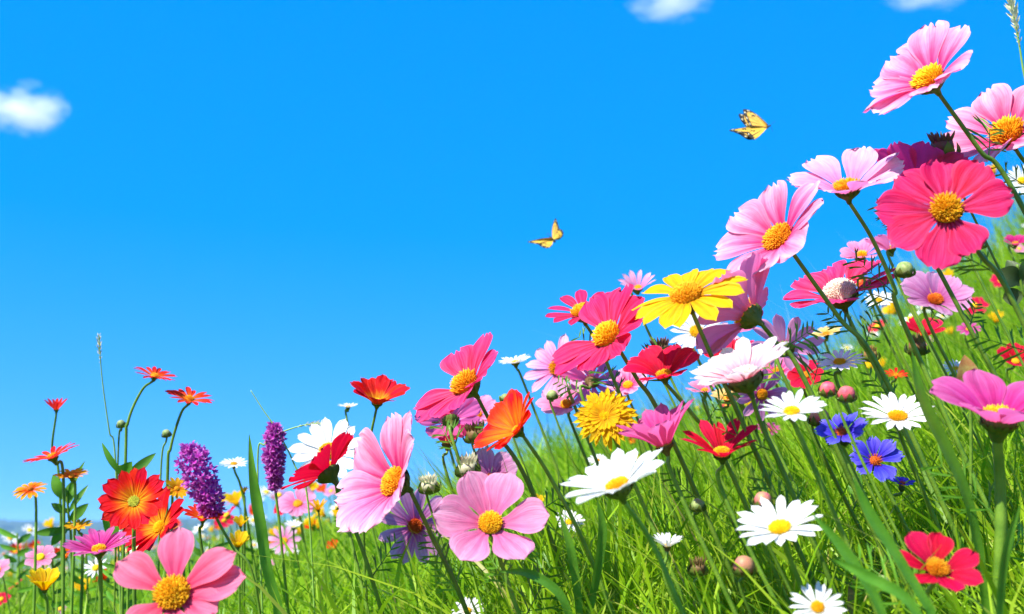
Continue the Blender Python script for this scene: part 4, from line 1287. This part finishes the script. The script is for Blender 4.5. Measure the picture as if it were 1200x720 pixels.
WY = wing_mat('butterfly_wing_yellow', (0.82, 0.50, 0.015))
WO = wing_mat('butterfly_wing_ochre', (0.70, 0.38, 0.04))
BODY = green_mat('butterfly_body', (0.02, 0.017, 0.012), (0.06, 0.045, 0.02), 0, 0.7, 800)


def wing(root, base, name, rootpt, outline, mat, d, bow):
    """fan from the wing root to a traced outline; bow = offsets in depth (near/far) of the tip"""
    Pn = [at(a, b, d) for a, b in outline]
    # resample the outline
    pts = catmull(Pn, 6)
    o = at(rootpt[0], rootpt[1], d)
    n = len(pts)
    V, U, rows = [], [], 9
    for layer in (0, 1):
        for j in range(rows):
            r = j / (rows - 1)
            for i, p in enumerate(pts):
                q = o.lerp(p, 0.03 + 0.97 * r)
                q = q - CB * (0.85 * (q - o).dot(CU) - 0.35 * (q - o).dot(CR))
                V.append(q + CB * (bow * r + 0.0012 * math.sin(3 * r) + 0.0003 * math.sin(i * 2 * math.pi / n * 6) * r) - CB * 0.00015 * layer)
                U.append((i / (n - 1), r))
    F = grid_faces(n, rows)
    F2 = [tuple(k + n * rows for k in f)[::-1] for f in F]
    rim = [((rows - 1) * n + i, (rows - 1) * n + i + 1, (2 * rows - 1) * n + i + 1, (2 * rows - 1) * n + i) for i in range(n - 1)]
    mb = MB()
    mb.add(V, F + F2 + rim, U)
    mb.build(name, mat, root, base)


def butterfly(d, rootpt, fore, hind, fore2, hind2, body, ant, label):
    base = at(rootpt[0], rootpt[1], d)
    root = empty('butterfly', base)
    tag(root, label, 'butterfly', 'yellow butterflies in flight')
    wing(root, base, 'forewing', rootpt, fore[0], fore[1], d, fore[2])
    wing(root, base, 'hindwing', rootpt, hind[0], hind[1], d, hind[2])
    wing(root, base, 'forewing', rootpt, fore2[0], fore2[1], d, fore2[2])
    wing(root, base, 'hindwing', rootpt, hind2[0], hind2[1], d, hind2[2])
    mb = MB()
    pts = catmull([at(a, b, d) for a, b in body], 6)
    tube(mb, pts, lambda t: 0.0010 * (0.45 + 0.9 * math.sin(math.pi * min(1, 0.25 + 0.7 * (1 - t))) ** 0.7), 8)
    mb.build('body', BODY, root, base)
    for k, (a, b) in enumerate(ant):
        mb = MB()
        p0, p1 = at(body[0][0], body[0][1], d), at(a, b, d - 0.004 + 0.008 * k)
        tube(mb, [p0, p0.lerp(p1, .5) + CU * .0005, p1.lerp(p0, .1), p1], lambda t: 0.00018 + 0.00022 * (t > 0.9), 6)
        mb.build('antenna', BODY, root, base)


butterfly(1.25, (899, 149),
          ([(899, 147), (892, 136), (884, 127), (876, 124), (875.5, 131), (877, 140), (879, 148)], WO, 0.006),
          ([(879, 148), (870, 149), (857, 151), (860, 154), (873, 156), (875, 160), (881, 166), (890, 159), (898, 150.5)], WY, 0.004),
          ([(898, 147), (889, 134), (881, 128), (874, 127), (875, 136), (880, 147)], WO, -0.012),
          ([(880, 148), (871, 148), (863, 150), (870, 155), (879, 163), (888, 160), (898, 151)], WY, -0.012),
          [(903, 147), (899, 149.5), (894, 152), (888, 155)], [(908, 142.5), (905.5, 154)],
          'yellow and black butterfly higher and farther right, wings folded up')
butterfly(1.3, (647.5, 280.5),
          ([(647, 276), (648, 264), (652, 253.5), (655, 262), (656, 268)], WO, -0.008),
          ([(656, 267), (660, 270), (660, 276), (655, 281), (649, 281)], WY, -0.006),
          ([(646, 279), (636, 279.5), (622, 282.5), (618, 284), (630, 287)], WY, 0.008),
          ([(630, 286), (634, 290), (641, 292), (646, 289), (648, 283)], WY, 0.006),
          [(644.5, 277.5), (647.5, 281), (651, 284)], [(640, 275), (642, 273)],
          'yellow butterfly lower and nearer the middle of the sky, wings spread in a V')


# ------------------------------------------------------------------ clouds
def cloud(px, py, wpx, hpx, D, dens, seed, label, lumps):
    m, t, out = newmat('cloud_vapour')
    tc = N(t, 'ShaderNodeTexCoord')
    mp = N(t, 'ShaderNodeMapping')
    mp.inputs['Location'].default_value = (seed * 3.1, seed * 1.7, 0)
    t.links.new(tc.outputs['Generated'], mp.inputs[0])
    no = N(t, 'ShaderNodeTexNoise', Scale=lumps, Detail=5.0, Roughness=0.6)
    t.links.new(mp.outputs[0], no.inputs['Vector'])
    vm = N(t, 'ShaderNodeVectorMath', operation='DISTANCE')
    vm.inputs[1].default_value = (0.5, 0.5, 0.5)
    t.links.new(tc.outputs['Generated'], vm.inputs[0])
    f = math_(t, 'SUBTRACT', 0.42, vm.outputs['Value'])
    f = math_(t, 'ADD', math_(t, 'MULTIPLY', f, 2.0), math_(t, 'MULTIPLY', math_(t, 'SUBTRACT', no.outputs[0], 0.5), 2.4))
    f = math_(t, 'MULTIPLY', f, dens, clamp=False)
    f = math_(t, 'MAXIMUM', f, 0.0)
    pv = N(t, 'ShaderNodeVolumePrincipled')
    pv.inputs['Color'].default_value = (1, 1, 1, 1)
    pv.inputs['Anisotropy'].default_value = 0.0
    t.links.new(f, pv.inputs['Density'])
    t.links.new(pv.outputs[0], out.inputs['Volume'])
    W, H = wpx * D / FPX / 2, hpx * D / FPX / 2
    mb = MB()
    e1, e2, nr = Vector((1, 0, 0)), Vector((0, 1, 0)), Vector((0, 0, 1))
    lathe(mb, Vector((0, 0, 0)), e1, e2, nr, [(max(0.001, math.cos(a)), math.sin(a)) for a in np.linspace(-math.pi / 2, math.pi / 2, 13)], 24)
    o = mb.build('cloud', m)
    o.location = at(px, py, D)
    o.scale = (W, W * 0.8, H)
    tag(o, label, 'cloud')


cloud(27, 128, 112, 70, 3000, 0.022, 1, 'small white cloud at the left edge of the sky', 2.4)
cloud(787, -2, 118, 58, 3000, 0.012, 2, 'wispy cloud at the top edge right of the middle', 3.2)
cloud(1085, -8, 110, 44, 3000, 0.012, 3, 'wispy cloud at the top edge near the right corner', 2.6)

# ------------------------------------------------------------------ haze: one box of even, thin air round everything near and far
def haze():
    m, t, out = newmat('haze_air')
    pv = N(t, 'ShaderNodeVolumePrincipled')
    pv.inputs['Color'].default_value = (0.35, 0.66, 1.0, 1)
    pv.inputs['Density'].default_value = 0.0006
    t.links.new(pv.outputs[0], out.inputs['Volume'])
    x, y, z0, z1 = 1500, 1500, -14, 13
    V = [(sx * x, sy * y, z) for z in (z0, z1) for sx, sy in ((-1, -1), (1, -1), (1, 1), (-1, 1))]
    F = [(3, 2, 1, 0), (4, 5, 6, 7), (0, 1, 5, 4), (1, 2, 6, 5), (2, 3, 7, 6), (3, 0, 4, 7)]
    o = mesh_obj('haze', V, F, m, smooth=False)
    tag(o, kind='stuff')


haze()
